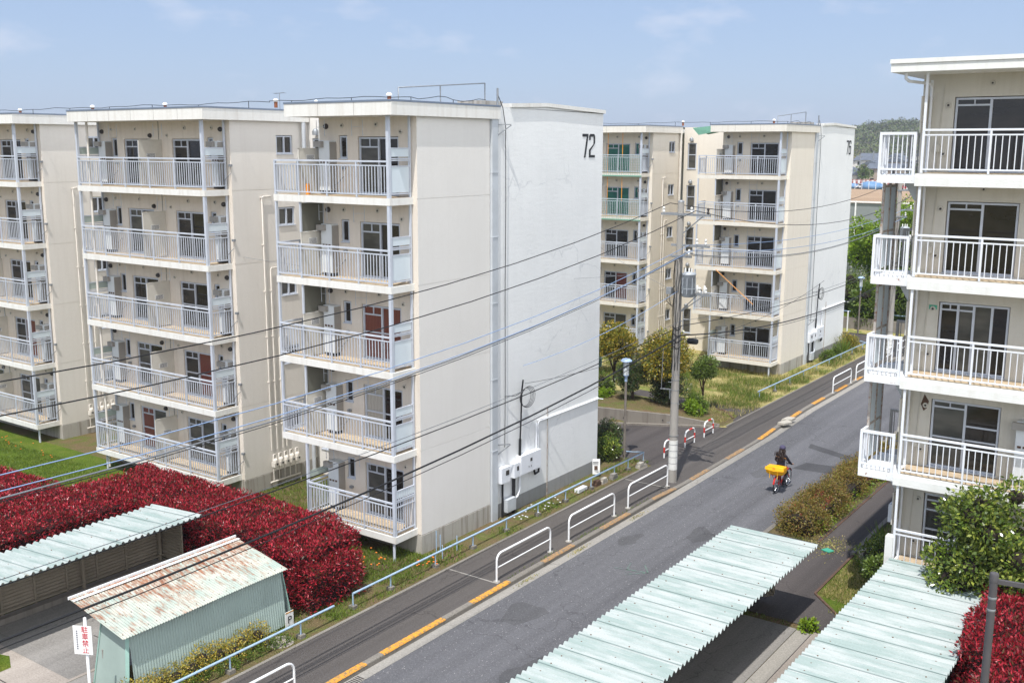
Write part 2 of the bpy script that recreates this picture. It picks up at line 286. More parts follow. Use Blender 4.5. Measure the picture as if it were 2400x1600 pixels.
# ------------------------------------------------------------------ builders
def wloc(o):
    l = Vector((0, 0, 0))
    while o: l += o.location; o = o.parent
    return l
class MB:
    def __init__(s, off=(0, 0, 0)): s.v = []; s.f = []; s.m = []; s.sm = []; s.o = off
    def add(s, vs, fs, mi=0, smooth=False):
        n = len(s.v); s.v += [(a+s.o[0], b+s.o[1], c+s.o[2]) for a, b, c in vs]
        for q in fs: s.f.append(tuple(n+i for i in q)); s.m.append(mi); s.sm.append(smooth)
        return s
    def box(s, x0, x1, y0, y1, z0, z1, mi=0):
        if x0 > x1: x0, x1 = x1, x0
        if y0 > y1: y0, y1 = y1, y0
        return s.add([(x0, y0, z0), (x1, y0, z0), (x1, y1, z0), (x0, y1, z0), (x0, y0, z1), (x1, y0, z1), (x1, y1, z1), (x0, y1, z1)],
                     [(0, 3, 2, 1), (4, 5, 6, 7), (0, 1, 5, 4), (1, 2, 6, 5), (2, 3, 7, 6), (3, 0, 4, 7)], mi)
    def ub(s, ax, pos, u0, u1, v0, v1, w0, w1, mi=0):
        if ax == 'y': return s.box(u0, u1, pos+w0, pos+w1, v0, v1, mi)
        return s.box(pos-w1, pos-w0, u0, u1, v0, v1, mi)
    def quad(s, a, b, c, d, mi=0): return s.add([a, b, c, d], [(0, 1, 2, 3)], mi)
    def prism(s, pts, ext, mi=0):
        n = len(pts); e = Vector(ext); vs = [tuple(p) for p in pts]+[tuple(Vector(p)+e) for p in pts]
        return s.add(vs, [tuple(range(n))[::-1], tuple(range(n, 2*n))]+[(i, (i+1) % n, n+(i+1) % n, n+i) for i in range(n)], mi)
    def bar(s, p, q, w, h, mi=0):
        p = Vector(p); q = Vector(q); d = (q-p).normalized(); a = d.cross(Vector((0, 0, 1)))
        a = Vector((1, 0, 0)) if a.length < 1e-4 else a.normalized(); b = a.cross(d); a = a*w/2; b = b*h/2
        vs = [p-a-b, p+a-b, p+a+b, p-a+b, q-a-b, q+a-b, q+a+b, q-a+b]
        return s.add([tuple(x) for x in vs], [(0, 1, 2, 3), (7, 6, 5, 4), (0, 4, 5, 1), (1, 5, 6, 2), (2, 6, 7, 3), (3, 7, 4, 0)], mi)
    def tube(s, pts, r, n=8, mi=0, cap=True):
        pts = [Vector(p) for p in pts]; rs = r if isinstance(r, (list, tuple)) else [r]*len(pts); vs = []; prev = None
        for i, p in enumerate(pts):
            d = (pts[min(i+1, len(pts)-1)]-pts[max(i-1, 0)]).normalized()
            if prev is None: a = d.cross(Vector((0, 0, 1))); a = Vector((1, 0, 0)) if a.length < 1e-3 else a
            else: a = prev-d*prev.dot(d)
            a.normalize(); prev = a; b = d.cross(a)
            vs += [tuple(p+(a*math.cos(2*math.pi*k/n)+b*math.sin(2*math.pi*k/n))*rs[i]) for k in range(n)]
        fs = [(i*n+k, i*n+(k+1) % n, (i+1)*n+(k+1) % n, (i+1)*n+k) for i in range(len(pts)-1) for k in range(n)]
        s.add(vs, fs, mi, True)
        if cap: s.add(vs[:n], [tuple(range(n))[::-1]], mi); s.add(vs[-n:], [tuple(range(n))], mi)
        return s
    def lathe(s, prof, c=(0, 0, 0), n=16, mi=0, smooth=True, ax='z'):
        vs = []
        for r, z in prof:
            for k in range(n):
                a = 2*math.pi*k/n; x, y = r*math.cos(a), r*math.sin(a)
                vs.append((c[0]+x, c[1]+y, c[2]+z) if ax == 'z' else ((c[0]+x, c[1]+z, c[2]+y) if ax == 'y' else (c[0]+z, c[1]+x, c[2]+y)))
        fs = [(i*n+k, i*n+(k+1) % n, (i+1)*n+(k+1) % n, (i+1)*n+k) for i in range(len(prof)-1) for k in range(n)]
        s.add(vs, fs, mi, smooth); s.add(vs[:n], [tuple(range(n))[::-1]], mi); s.add(vs[-n:], [tuple(range(n))], mi); return s
    def ball(s, c, r, n=10, mi=0, sz=1):
        m = max(4, n//2+1); return s.lathe([(max(1e-3, r*math.sin(math.pi*i/m)), -sz*r*math.cos(math.pi*i/m)) for i in range(m+1)], c, n, mi)
    def build(s, name, mats, parent=None, label=None):
        me = bpy.data.meshes.new(name); ofs = wloc(parent) if parent else Vector((0, 0, 0))
        if not parent and s.v:
            a = np.array(s.v); ofs = Vector(((a[:, 0].min()+a[:, 0].max())/2, (a[:, 1].min()+a[:, 1].max())/2, a[:, 2].min()))
        me.from_pydata([(x-ofs.x, y-ofs.y, z-ofs.z) for x, y, z in s.v], [], s.f)
        for q in (mats if isinstance(mats, list) else [mats]): me.materials.append(MT[q] if isinstance(q, str) else q)
        me.polygons.foreach_set('material_index', s.m); me.polygons.foreach_set('use_smooth', s.sm); me.update()
        o = bpy.data.objects.new(name, me); COL.objects.link(o)
        if parent: o.parent = parent
        else: o.location = ofs
        if label: o['label'] = label
        return o
def tag(o, label, cat, group=None):
    o['label'] = label; o['category'] = cat
    if group: o['group'] = group
    return o
def struct(o): o['kind'] = 'structure'; return o
def stuff(o, label, cat): o['kind'] = 'stuff'; o['label'] = label; o['category'] = cat; return o
def thing(name, label, cat, loc, group=None):
    o = bpy.data.objects.new(name, None); COL.objects.link(o); o.location = loc; o.empty_display_size = .3
    return tag(o, label, cat, group)
def copy_tree(o, parent=None, d=(0, 0, 0)):
    c = o.copy(); COL.objects.link(c)
    if parent: c.parent = parent
    c.location = o.location+Vector(d)
    for ch in list(o.children): copy_tree(ch, c)
    return c
def dup(root, loc, label, group=None):
    c = copy_tree(root); c.location = loc; c['label'] = label
    if group: c['group'] = group
    return c
# ------------------------------------------------------------------ building pieces
FH = 2.6; F0 = .85                     # storey height and level of the first floor
def wallgrid(m, ax, pos, u0, u1, v0, v1, holes, mi=0):
    us = sorted({u0, u1, *[h[0] for h in holes], *[h[1] for h in holes]}); vs = sorted({v0, v1, *[h[2] for h in holes], *[h[3] for h in holes]})
    us = [u for u in us if u0 <= u <= u1]; vs = [v for v in vs if v0 <= v <= v1]
    P = (lambda u, v, w: (u, pos+w, v)) if ax == 'y' else (lambda u, v, w: (pos-w, u, v))
    for i in range(len(us)-1):
        for j in range(len(vs)-1):
            a, b, c, d = us[i], us[i+1], vs[j], vs[j+1]; x, y = (a+b)/2, (c+d)/2
            if any(h[0] < x < h[1] and h[2] < y < h[3] for h in holes): continue
            m.quad(P(a, c, 0), P(b, c, 0), P(b, d, 0), P(a, d, 0), mi)
    for h in holes:
        a, b, c, d, w = h[:5]
        for p, q in (((a, c), (b, c)), ((b, c), (b, d)), ((b, d), (a, d)), ((a, d), (a, c))):
            m.quad(P(p[0], p[1], 0), P(q[0], q[1], 0), P(q[0], q[1], w), P(p[0], p[1], w), mi)
        if len(h) > 5: m.quad(P(a, c, w), P(b, c, w), P(b, d, w), P(a, d, w), mi)
def window(root, name, ax, pos, u0, u1, v0, v1, dep=.1, mull=(.5,), trans=(), panes=('glass', 'glass'), off=(0, 0, 0), fr=.045, sill=True, subm=None):
    m = MB(off); t = .05
    for a, b, c, d in ((u0, u1, v0, v0+fr), (u0, u1, v1-fr, v1), (u0, u0+fr, v0+fr, v1-fr), (u1-fr, u1, v0+fr, v1-fr)): m.ub(ax, pos, a, b, c, d, dep-t, dep+.02)
    xs = [u0+fr]+[u0+(u1-u0)*k for k in mull]+[u1-fr]
    for x in xs[1:-1]: m.ub(ax, pos, x-fr*.6, x+fr*.6, v0+fr, v1-fr, dep-t-.012, dep+.015)
    for k, f in trans:                               # (leaf index, height fraction)
        z = v0+(v1-v0)*f; m.ub(ax, pos, xs[k]+fr*.6*(k > 0), xs[k+1]-fr*.6*(k < len(xs)-2), z-.022, z+.022, dep-t+.01, dep+.012)
    if subm:                                         # short vertical in the fanlight
        k, f = subm; z = v0+(v1-v0)*f; x = (xs[k]+xs[k+1])/2; m.ub(ax, pos, x-.015, x+.015, z+.022, v1-fr, dep-t+.012, dep+.01)
    if sill: m.ub(ax, pos, u0-.03, u1+.03, v0-.035, v0-.003, -.035, dep)
    o = m.build(name, 'alu', root)
    for k in range(len(xs)-1):
        MB(off).ub(ax, pos, xs[k]+.002, xs[k+1]-.002, v0+fr+.002, v1-fr-.002, dep-.006-.004*k, dep+.004-.004*k).build('pane', panes[k % len(panes)], o)
    return o
def railing(m, ax, pos, u0, u1, z, posts, gap=.123, ht=1.08, bal=.022, mid=.95, base=.11, wid=.055):
    m.ub(ax, pos, u0, u1, z+ht-.05, z+ht, -wid/2, wid/2); m.ub(ax, pos, u0, u1, z+mid-.035, z+mid, -.018, .018); m.ub(ax, pos, u0, u1, z+base-.035, z+base, -.018, .018)
    for p in posts: m.ub(ax, pos, p-.022, p+.022, z, z+ht-.05, -.024, .024)
    n = max(1, int(round((u1-u0)/gap)))
    for i in range(1, n):
        u = u0+(u1-u0)*i/n
        if all(abs(u-p) > .05 for p in posts): m.ub(ax, pos, u-bal/2, u+bal/2, z+base, z+mid-.035, -.011, .011)
def vents(root, off, z, y, rounds, darks):
    for x, dz, r in rounds:
        MB(off).lathe([(r, 0), (r, -.025), (r*.6, -.03), (r*.55, -.012)], (x, y, z+dz), 14, ax='y').build('wall_vent', 'partition', root); MB(off).lathe([(r*.4, -.032), (r*.38, -.034)], (x, y, z+dz), 10, ax='y').build('vent_hole', 'vent', root)
    for x, dz in darks: MB(off).lathe([(.085, 0), (.085, -.04), (.06, -.09), (.01, -.1)], (x, y, z+dz), 12, ax='y').build('dark_vent', 'vent', root)
def hooks(root, off, z, y, xs):
    for a, b in xs:
        m = MB(off)
        for x in (a, b): m.tube([(x, y, z+2.28), (x, y, z+1.86), (x+.03, y-.03, z+1.80), (x+.07, y-.05, z+1.83)], .009, 5)
        m.tube([(a, y, z+2.06), (b, y, z+2.08)], .006, 5); m.build('laundry_hook', 'alu', root)
def heater(root, off, z, x0, x1, y1, flip=False):
    y0 = y1-.30
    m = MB(off); m.box(x0, x1, y0, y1, z+.12, z+1.66); m.box(x0+.03, x1-.03, y0+.02, y1, z+.02, z+.12, 1)
    o = m.build('water_heater', ['heaterw', 'black'], root)
    MB(off).box(x1+.004, x1+.02, y0+.01, y1, z+.14, z+1.62).build('side_cover', 'heaters', o)
    m = MB(off)
    for i in range(3): m.box(x0+.05+i*.13, x0+.14+i*.13, y0-.006, y0-.001, z+.97, z+1.03)
    m.build('air_slot', 'brick', o)
    m = MB(off); a = x0-.10; m.box(a, a+.32, y0-.13, y0-.004, z+1.46, z+1.64); m.build('flue_box', 'heaters', o)
    m = MB(off); m.tube([(x1-.08, y0+.12, z+.2), (x1+.16, y0+.12, z+.3), (x1+.3, y1, z+.55)], .012, 5); m.box(x1+.28, x1+.4, y1-.09, y1, z+.78, z+.86); m.build('pipe', 'galv', o)
def notice(root, off, x, y0, y1, z0, z1):
    m = MB(off); m.box(x, x+.004, y0, y1, z0, z1); o = m.build('notice', 'paper', root)
    m = MB(off); n = 5
    for i in range(n):
        z = z1-(i+.7)*(z1-z0)/(n+.4); y = y0+.02
        while y < y1-.05:
            l = R.uniform(.02, .06); m.box(x+.005, x+.006, y, min(y+l, y1-.015), z-.012, z+.008); y += l+.012
    m.build('lettering', 'ink', o)
def each_floor(root, parts, floors, base):
    for k in floors:
        if k != base:
            for p in parts: copy_tree(p, root, (0, 0, FH*(k-base)))
def floor_parts(root, fn, floors, z0=F0):
    before = set(root.children); fn(floors[0], z0+FH*floors[0]); new = [c for c in root.children if c not in before]
    each_floor(root, new, floors[1:], floors[0])

# section A: one flat wide, next to the numbered gable (measured on block 72)
def section_A(root, dx, dy, wallm, sidem, slabm, red=2, net=False):
    O = (dx, dy, 0); YW, YR, XR, XS, XL = 24.0, 22.98, -20.66, -20.5, -24.55
    holes = []
    for k in range(5):
        z = F0+FH*k; holes += [(-23.68, -23.33, z+1.1, z+1.82, .09), (-22.88, -21.22, z+.04, z+1.78, .11)]
    m = MB(O); wallgrid(m, 'y', YW, XL, XS, F0-.3, 13.62, holes); m.quad((XL, YW, F0-.3), (XL, 28.1, F0-.3), (XL, 28.1, 13.62), (XL, YW, 13.62))
    m.build('front_wall', wallm, root)
    m = MB(O); gr = [(YW, 27.62, F0+FH*k-.07, F0+FH*k-.045, .012, 1) for k in range(1, 5)]; wallgrid(m, 'x', XS, YW, 27.62, .64, 13.62, gr); m.build('side_wall', sidem, root)
    m = MB(O); m.box(XL, XS+.02, YW-.02, 27.62, -.1, .62); m.box(XL, XS-.02, YW, 27.6, .62, .64); m.build('plinth', 'plinth', root)
    m = MB(O); m.box(XS-.12, XS+.09, 27.64, 27.96, 0, 13.62)
    for z in (2.5, 5, 7.6, 9.8, 11.9): m.box(XS-.12, XS+.105, 27.63, 27.97, z, z+.025)
    m.build('gutter_duct', 'gutter', root)
    def fl(k, z):
        XB = -25.6 if k > 0 else XL; sm = MB(O)
        sm.box(XB, XR, 22.95, YW-.002 if k == 0 else 24.0, z-.22, z-.012); sm.box(XL, XS-.16, 24.0, 24.02, z-.22, z-.02)
        b = sm.build('balcony', slabm, root)
        MB(O).box(XB+.12, XR-.08, 23.06, YW-.004, z-.012, z).build('floor', 'floor', b)
        m = MB(O); railing(m, 'y', YR, XB+.05, XR-.1, z, [XB+.07, -24.47, -23.24, -22.0]); m.build('front_railing', 'alu', b)
        m = MB(O); m.box(XR-.13, XR-.03, 22.96, 23.06, z-.01, z+FH-.23); m.build('corner_post', 'alu', b)
        m = MB(O); m.box(XR-.1, XR-.04, 23.9, 23.96, z, z+FH-.23); m.build('wall_post', 'alu', b)
        m = MB(O); xe = XR-.06
        for h in (1.45, 1.15, 1.10, .93, .13): m.box(xe-.02, xe+.02, 23.06, 23.9, z+h-.035, z+h)
        for i in ((1, 2, 3, 4, 5, 6, 7) if k == 0 else (0.3, 7.7)): m.box(xe-.011, xe+.011, 23.06+.105*i-.011, 23.06+.105*i+.011, z+.1, z+1.44)
        m.build('end_rail', 'alu', b)
        m = MB(O); m.box(xe-.008, xe+.008, 23.08, 23.89, z+1.19, z+1.415); m.build('end_panel', 'panel', b)
        if k > 0: MB(O).box(xe-.008, xe+.008, 23.08, 23.89, z+.15, z+.89).build('end_panel', 'panel', b)
        if k > 0:
            m = MB(O); railing(m, 'x', XB+.07, 23.0, 24.0, z, [23.0, 23.95]); m.build('side_railing', 'alu', b)
            m = MB(O); m.box(XB+.03, XB+.1, 22.96, 23.03, z, z+FH-.23 if k < 4 else z+1.05); m.build('post', 'alu', b)
            m = MB(O); px = -24.47; m.box(px-.012, px+.012, 23.03, 23.99, z+.04, z+1.4); m.box(px-.02, px+.02, 23.0, 23.03, z, z+1.42); m.box(px-.02, px+.02, 23.0, 23.99, z+1.4, z+1.43)
            m.build('partition', 'partition', b); notice(b, O, px+.013, 23.32, 23.68, z+1.04, z+1.23)
        else:
            m = MB(O); px = XL+.05; m.box(px-.008, px+.008, 23.03, 23.95, z+1.19, z+1.42); m.build('end_panel', 'panelgreen', b)
            m = MB(O); railing(m, 'x', px, 23.0, 24.0, z, [23.95]); m.box(px-.04, px+.04, 22.96, 23.04, z, z+2.37); m.build('side_railing', 'alu', b)
        if 0 < k < 4:
            m = MB(O); m.box(-24.48, -24.46, 23.05, 23.97, z+1.45, z+2.34); m.build('upper_board', 'dkpanel', b); MB(O).box(-24.5, -24.44, 22.99, 23.045, z+1.44, z+2.37).build('board_post', 'alu', b); MB(O).box(-24.5, -24.44, 23.972, 23.992, z+1.44, z+2.37).build('board_post', 'alu', b)
    for ks in ([0], [1, 2, 3], [4]): floor_parts(root, fl, ks)
    def fw_(k, z):
        window(root, 'window', 'y', YW, -23.66, -23.35, z+1.12, z+1.80, .07, (), (), ('glass',), O)
        cur = {red: ('curtred', 'curtred'), red-1: ('curtwhite', 'glass')}.get(k, ('glassg', 'glass')) if not net else ('glass', 'glass')
        window(root, 'glass_door', 'y', YW, -22.86, -21.24, z+.05, z+1.76, .09, (.5,), ((0, .83), (0, .5), (1, .5)) if k < 3 else ((0, .83),), cur, O, .05, subm=(0, .83))
        heater(root, O, z, -24.28, -23.82, YW-.004); vents(root, O, z, YW-.003, [(-23.54, 2.12, .075), (-22.1, 2.14, .075), (-21.12, 1.92, .07)], [(-24.22, 2.1)]); hooks(root, O, z, 23.5, [(-24.15, -23.8), (-22.65, -22.2)])
    for k in range(5): floor_parts(root, fw_, [k])
    m = MB(O); m.lathe([(.045, -.1), (.045, .66)], (-20.82, 23.05, 0), 10); m.build('support_post', 'alu', root)
    roof_block(root, O, -24.78, -20.37, 22.76, 28.05, slabm)
def roof_block(root, O, x0, x1, y0, y1, slabm):
    m = MB(O); m.box(x0, x1, y0, y1, 13.62, 14.0); o = m.build('roof', slabm, root)
    m = MB(O); m.box(x0-.015, x1+.015, y0-.015, y1-.01, 14.002, 14.055); m.build('roof_edge', 'capmetal', o)
    m = MB(O); n = int((x1-x0)/1.25)
    for i in range(1, n): x = x0+(x1-x0)*i/n; m.box(x-.006, x+.006, y0-.003, y0-.001, 13.63, 13.995)
    m.build('joint', 'heaters', o)
# section B: two flats wide, facing the same way
def section_B(root, dx, dy, wallm, sidem, slabm, net=()):
    O = (dx, dy, 0); YW, YR, XR, XS, XL = 24.43, 23.4, -29.52, -29.36, -37.0
    D = [(-36.23, -35.88, 1.05, 1.78), (-35.46, -33.84, .04, 1.74), (-32.56, -30.9, .04, 1.74), (-30.58, -30.26, 1.05, 1.78)]
    holes = [(a, b, F0+FH*k+c, F0+FH*k+d, .11) for k in range(5) for a, b, c, d in D]
    m = MB(O); wallgrid(m, 'y', YW, XL, XS, F0-.3, 13.62, holes); m.quad((XL, YW, F0-.3), (XL, 28.1, F0-.3), (XL, 28.1, 13.62), (XL, YW, 13.62)); m.build('front_wall', wallm, root)
    m = MB(O); gr = [(YW, 28.1, F0+FH*k-.07, F0+FH*k-.045, .012, 1) for k in range(1, 5)]
    wallgrid(m, 'x', XS, YW, 28.1, .64, 13.62, gr+[(26.53, 27.33, F0+FH*k+1.2, F0+FH*k+1.88, .1) for k in range(5)]); m.build('side_wall', sidem, root)
    for k in range(5):
        floor_parts(root, lambda k, z: window(root, 'window', 'x', XS, 26.55, 27.31, z+1.22, z+1.86, .08, (.5,), (), ('glassg', 'glass'), O), [k])
    m = MB(O); m.box(XL, XS+.02, YW-.02, 28.08, -.1, .62); m.box(XL, XS-.02, YW, 28.06, .62, .64); m.build('plinth', 'plinth', root)
    def fl(k, z):
        sm = MB(O); sm.box(XL-.04, XR, 23.37, YW-.002, z-.22, z-.012); sm.box(XR, XS-.16+.001, YW-.03, YW+.02, z-.22, z-.02); b = sm.build('balcony', slabm, root)
        MB(O).box(XL+.08, XR-.08, 23.48, YW-.004, z-.012, z).build('floor', 'floor', b)
        m = MB(O); railing(m, 'y', YR, XL+.05, XR-.1, z, [XL+.05, -35.51, -34.03, -32.57, -31.13]); m.build('front_railing', 'alu', b)
        m = MB(O); m.box(XR-.13, XR-.03, 23.38, 23.48, z-.01, z+FH-.23); m.build('corner_post', 'alu', b)
        m = MB(O); m.box(XL+.01, XL+.1, 23.38, 23.47, z-.01, z+FH-.23); m.build('corner_post', 'alu', b)
        for x in (XL+.05, XR-.06):
            m = MB(O); m.box(x-.03, x+.03, 24.32, 24.38, z, z+FH-.23); m.build('wall_post', 'alu', b)
            m = MB(O)
            for h in (1.44, 1.13, 1.06, .93, .13): m.box(x-.02, x+.02, 23.48, 24.32, z+h-.035, z+h)
            for i in range(1, 8): m.box(x-.011, x+.011, 23.48+.105*i-.011, 23.48+.105*i+.011, z+.13, z+.9)
            m.build('end_rail', 'alu', b)
            MB(O).box(x-.008, x+.008, 23.5, 24.31, z+1.165, z+1.405).build('end_panel', 'panelgreen' if x < -33 else 'panel', b)
        m = MB(O); px = -33.16; m.box(px-.015, px+.015, 23.46, 24.41, z+.05, z+1.68); m.box(px-.022, px+.022, 23.43, 23.46, z, z+1.71); m.box(px-.022, px+.022, 23.43, 24.41, z+1.68, z+1.71); m.build('partition', 'partition', b)
        notice(b, O, px+.016, 23.75, 24.12, z+1.05, z+1.22)
        m = MB(O); m.box(-33.32, -33.3, YW-.012, YW-.003, z, z+2.37); m.build('wall_joint', 'dkpanel', b)
        if k in net: green_net(b, O, z)
    ks = [k for k in range(5) if k not in net]; floor_parts(root, fl, ks)
    for k in net: floor_parts(root, fl, [k])
    def fwin(k, z):
        tl = 'glassteal' if k in net else None
        window(root, 'window', 'y', YW, -36.21, -35.9, z+1.07, z+1.76, .08, (), (), ('glass',), O); window(root, 'window', 'y', YW, -30.56, -30.28, z+1.07, z+1.76, .08, (), (), (tl or 'glass',), O)
        c = [('curtred', 'glassg'), ('glassg', 'glass'), ('glass', 'glass'), ('glassg', 'glass'), ('glass', 'glass')][k]; tr = ((0, .84), (0, .5), (1, .5)) if k < 3 else ((0, .84),)
        window(root, 'glass_door', 'y', YW, -35.44, -33.86, z+.05, z+1.72, .09, (.5,), tr, c, O, .05, subm=(0, .84)); window(root, 'glass_door', 'y', YW, -32.54, -30.92, z+.05, z+1.72, .09, (.5,), tr, (tl or c[1], tl or ('curtred' if k == 1 else c[1])), O, .05, subm=(0, .84))
        heater(root, O, z, -36.66, -36.24, YW-.004); heater(root, O, z, -30.02, -29.68, YW-.004)
        vents(root, O, z, YW-.003, [(-36.2, 2.1, .06), (-34.7, 2.1, .06), (-31.8, 2.12, .075), (-30.3, 2.12, .07), (-32.82, 1.86, .06)], [(-36.8, 2.02), (-33.8, 1.86), (-29.82, 2.06)]); hooks(root, O, z, 23.9, [(-35.6, -35.1), (-32.9, -32.4)])
    for k in range(5): floor_parts(root, fwin, [k])
    m = MB(O); m.tube([(-36.46, 23.55, .1), (-36.46, 23.55, 13.6)], .045, 8); m.build('downpipe', 'pipe', root)
    for x in (-36.6, XR-.2): MB(O).lathe([(.045, -.1), (.045, .66)], (x, 23.55, 0), 10).build('support_post', 'alu', root)
    # gas risers and meters on the side wall
    for i, y in enumerate((25.7, 25.98, 26.27, 26.46)):
        zt = F0+FH*(4-i)-.3; m = MB(O); yy = y+.06*i*0
        m.tube([(XS-.02, y+.45, zt), (XS+.07, y+.42, zt), (XS+.07, y+.05, zt), (XS+.07, y, zt-.05), (XS+.07, y, 1.5)], .026, 7)
        for z in np.arange(2.4, zt, 1.7): m.box(XS, XS+.1, y-.035, y+.035, z, z+.03)
        m.build('gas_pipe', 'pipe', root)
    for i in range(5):
        y = 25.76+.277*i; m = MB(O); c = (XS+.16, y, .98)
        m.box(XS+.06, XS+.26, y-.1, y+.1, .86, 1.04); m.lathe([(.10, 0), (.105, .06), (.09, .12), (.06, .14)], (XS+.16, y, 1.04), 10); m.lathe([(.06, -.02), (.09, 0)], (XS+.16, y, .84), 10)
        m.tube([(XS+.15, y-.07, 1.1), (XS+.15, y-.07, 1.34), (XS+.15, y+.07, 1.36), (XS+.15, y+.07, 1.1)], .022, 6); o = m.build('gas_meter', 'pipe', root)
        MB(O).lathe([(.03, 0), (.045, .02)], (XS+.27, y, .98), 8, ax='x').build('dial', 'vent', o); MB(O).tube([(XS+.12, y-.05, .84), (XS+.12, y-.05, .3)], .02, 6).build('feed_pipe', 'pipe', o)
    MB(O).tube([(XS+.12, 25.55, .28), (XS+.12, 27.05, .28), (XS+.12, 27.06, -.05)], .035, 7).build('gas_main', 'pipe', root)
    roof_block(root, O, -37.12, -29.2, 23.18, 28.05, slabm)
def green_net(b, O, z):
    m = MB(O)
    for i in range(26): m.box(-33.4+.15*i, -33.392+.15*i, 23.34, 23.345, z-.15, z+1.05)
    for i in range(9): m.box(-33.4, -29.5, 23.338, 23.342, z-.15+.15*i, z-.142+.15*i)
    m.box(-33.4, -29.5, 23.33, 23.345, z-.2, z-.13); m.build('green_net', 'greennet', b)
    m = MB(O)
    for x in (-33.0, -31.9, -30.9): m.tube([(x, 23.5, z), (x, 23.5, z+2.36)], .018, 5)
    m.build('net_pole', 'orangecloth', b)
def main_body(root, dx, dy, xl, slabm, gaps, num):
    O = (dx, dy, 0); XS = -20.5
    m = MB(O); wallgrid(m, 'x', XS, 27.97, 34.8, .5, 14.0, []); 
    m.add([(XS, 27.97, 14.0), (XS, 34.8, 13.97), (XS, 34.8, 13.99), (XS, 30.9, 14.09), (XS, 28.7, 14.02), (XS, 27.97, 14.02)], [(0, 1, 2, 3, 4, 5)])
    m.quad((XS, 34.8, 0), (xl, 34.8, 0), (xl, 34.8, 13.98), (XS, 34.8, 13.98)); m.build('gable_wall', 'white', root)
    m = MB(O); m.box(XS-.3, XS+.012, 27.97, 34.81, -.1, .5); m.build('gable_plinth', 'greyplinth', root)
    m = MB(O)
    def seg(y0, z0, y1, z1):
        n = max(1, int((y1-y0)/.62))
        for i in range(n):
            a, b = y0+(y1-y0)*i/n+.004, y0+(y1-y0)*(i+1)/n-.004; za, zb = z0+(z1-z0)*i/n, z0+(z1-z0)*(i+1)/n
            m.add([(XS-.35, a, za), (XS+.07, a, za), (XS+.07, b, zb), (XS-.35, b, zb), (XS-.35, a, za+.13), (XS+.07, a, za+.13), (XS+.07, b, zb+.13), (XS-.35, b, zb+.13)], [(0, 3, 2, 1), (4, 5, 6, 7), (0, 1, 5, 4), (1, 2, 6, 5), (2, 3, 7, 6), (3, 0, 4, 7)])
    seg(28.75, 14.02, 30.9, 14.10); seg(30.9, 14.10, 34.87, 13.98); m.build('coping', 'slab', root)
    m = MB(O); m.add([(xl, 28.1, 14.0), (XS-.36, 28.1, 14.0), (XS-.36, 30.9, 14.09), (xl, 30.9, 14.09)], [(0, 1, 2, 3)]); m.add([(xl, 34.7, 13.98), (XS-.36, 34.7, 13.98), (XS-.36, 30.9, 14.09), (xl, 30.9, 14.09)], [(0, 1, 2, 3)]); m.build('roof_sheet', 'capmetal', root)
    for a, b in gaps:
        holes = []
        for k in range(5):
            z = F0+FH*k; holes += [(b-.98, b-.38, z+1.0, z+1.78, .1), (b-.98, b-.38, z+.18, z+.95, .1)] if 0 else [(a+.25, a+.85, z+.18, z+1.78, .1)]
        m = MB(O); wallgrid(m, 'y', 28.1, a, b, -.1, 14.0, holes); m.build('stair_wall', num[1], root)
        for k in range(5):
            z = F0+FH*k; window(root, 'stair_window', 'y', 28.1, a+.27, a+.83, z+.2, z+1.76, .08, (), ((0, .55),), ('glassg',), O)
            m = MB(O); m.lathe([(.12, 0), (.13, .12), (.09, .2), (.02, .24)], (a+.55, 27.98, z+1.9), 12); m.build('vent_cowl', 'galv', root)
    # numerals
    zt, h = 13.22, .86; T = .012; x = XS+.003; st = .09
    def P(u, v): return (x, 33.32+u, zt-h+v)
    m = MB(O)
    m.prism([P(0, h), P(0, h-.1), P(.30, h-.1), P(.12, 0), P(.22, 0), P(.41, h-.05), P(.41, h)], (T, 0, 0))
    c, rr = .47, .42
    if num[0] == '72':
        m.prism([P(c, h-.22), P(c, h-.07), P(c+.07, h), P(c+rr-.07, h), P(c+rr, h-.07), P(c+rr, h-.34), P(c+.11, .26), P(c+.11, .09), P(c+rr, .09), P(c+rr, 0), P(c, 0), P(c, .28), P(c+rr-.1, h-.37), P(c+rr-.1, h-.1), P(c+.1, h-.1), P(c+.1, h-.22)], (T, 0, 0))
    else:
        m.prism([P(c+rr, h-.22), P(c+rr, h-.07), P(c+rr-.07, h), P(c+.07, h), P(c, h-.07), P(c, .07), P(c+.07, 0), P(c+.1, 0), P(c+.1, h-.1), P(c+rr-.1, h-.1), P(c+rr-.1, h-.22)], (T, 0, 0))
        m.prism([P(c+.1, 0), P(c+rr-.07, 0), P(c+rr, .07), P(c+rr, .46), P(c+rr-.07, .53), P(c+.1, .53), P(c+.1, .43), P(c+rr-.1, .43), P(c+rr-.1, .1), P(c+.1, .1)], (T, 0, 0))
    m.build('block_number', 'num', root)
    # service gear on the gable
    m = MB(O); m.tube([(XS+.03, 31.14, 0), (XS+.03, 31.14, 3.4)], .016, 6); m.build('rusty_conduit', 'rustpost', root)
    m = MB(O); m.box(XS+.01, XS+.24, 29.15, 30.41, 1.32, 2.0); o = m.build('distribution_box', 'railwhite', root)
    m = MB(O); m.box(XS+.245, XS+.25, 29.72, 29.84, 1.7, 1.82); m.box(XS+.245, XS+.255, 29.62, 29.64, 1.5, 1.56); m.box(XS+.245, XS+.255, 29.76, 29.78, 1.5, 1.56); m.build('latch', 'vent', o)
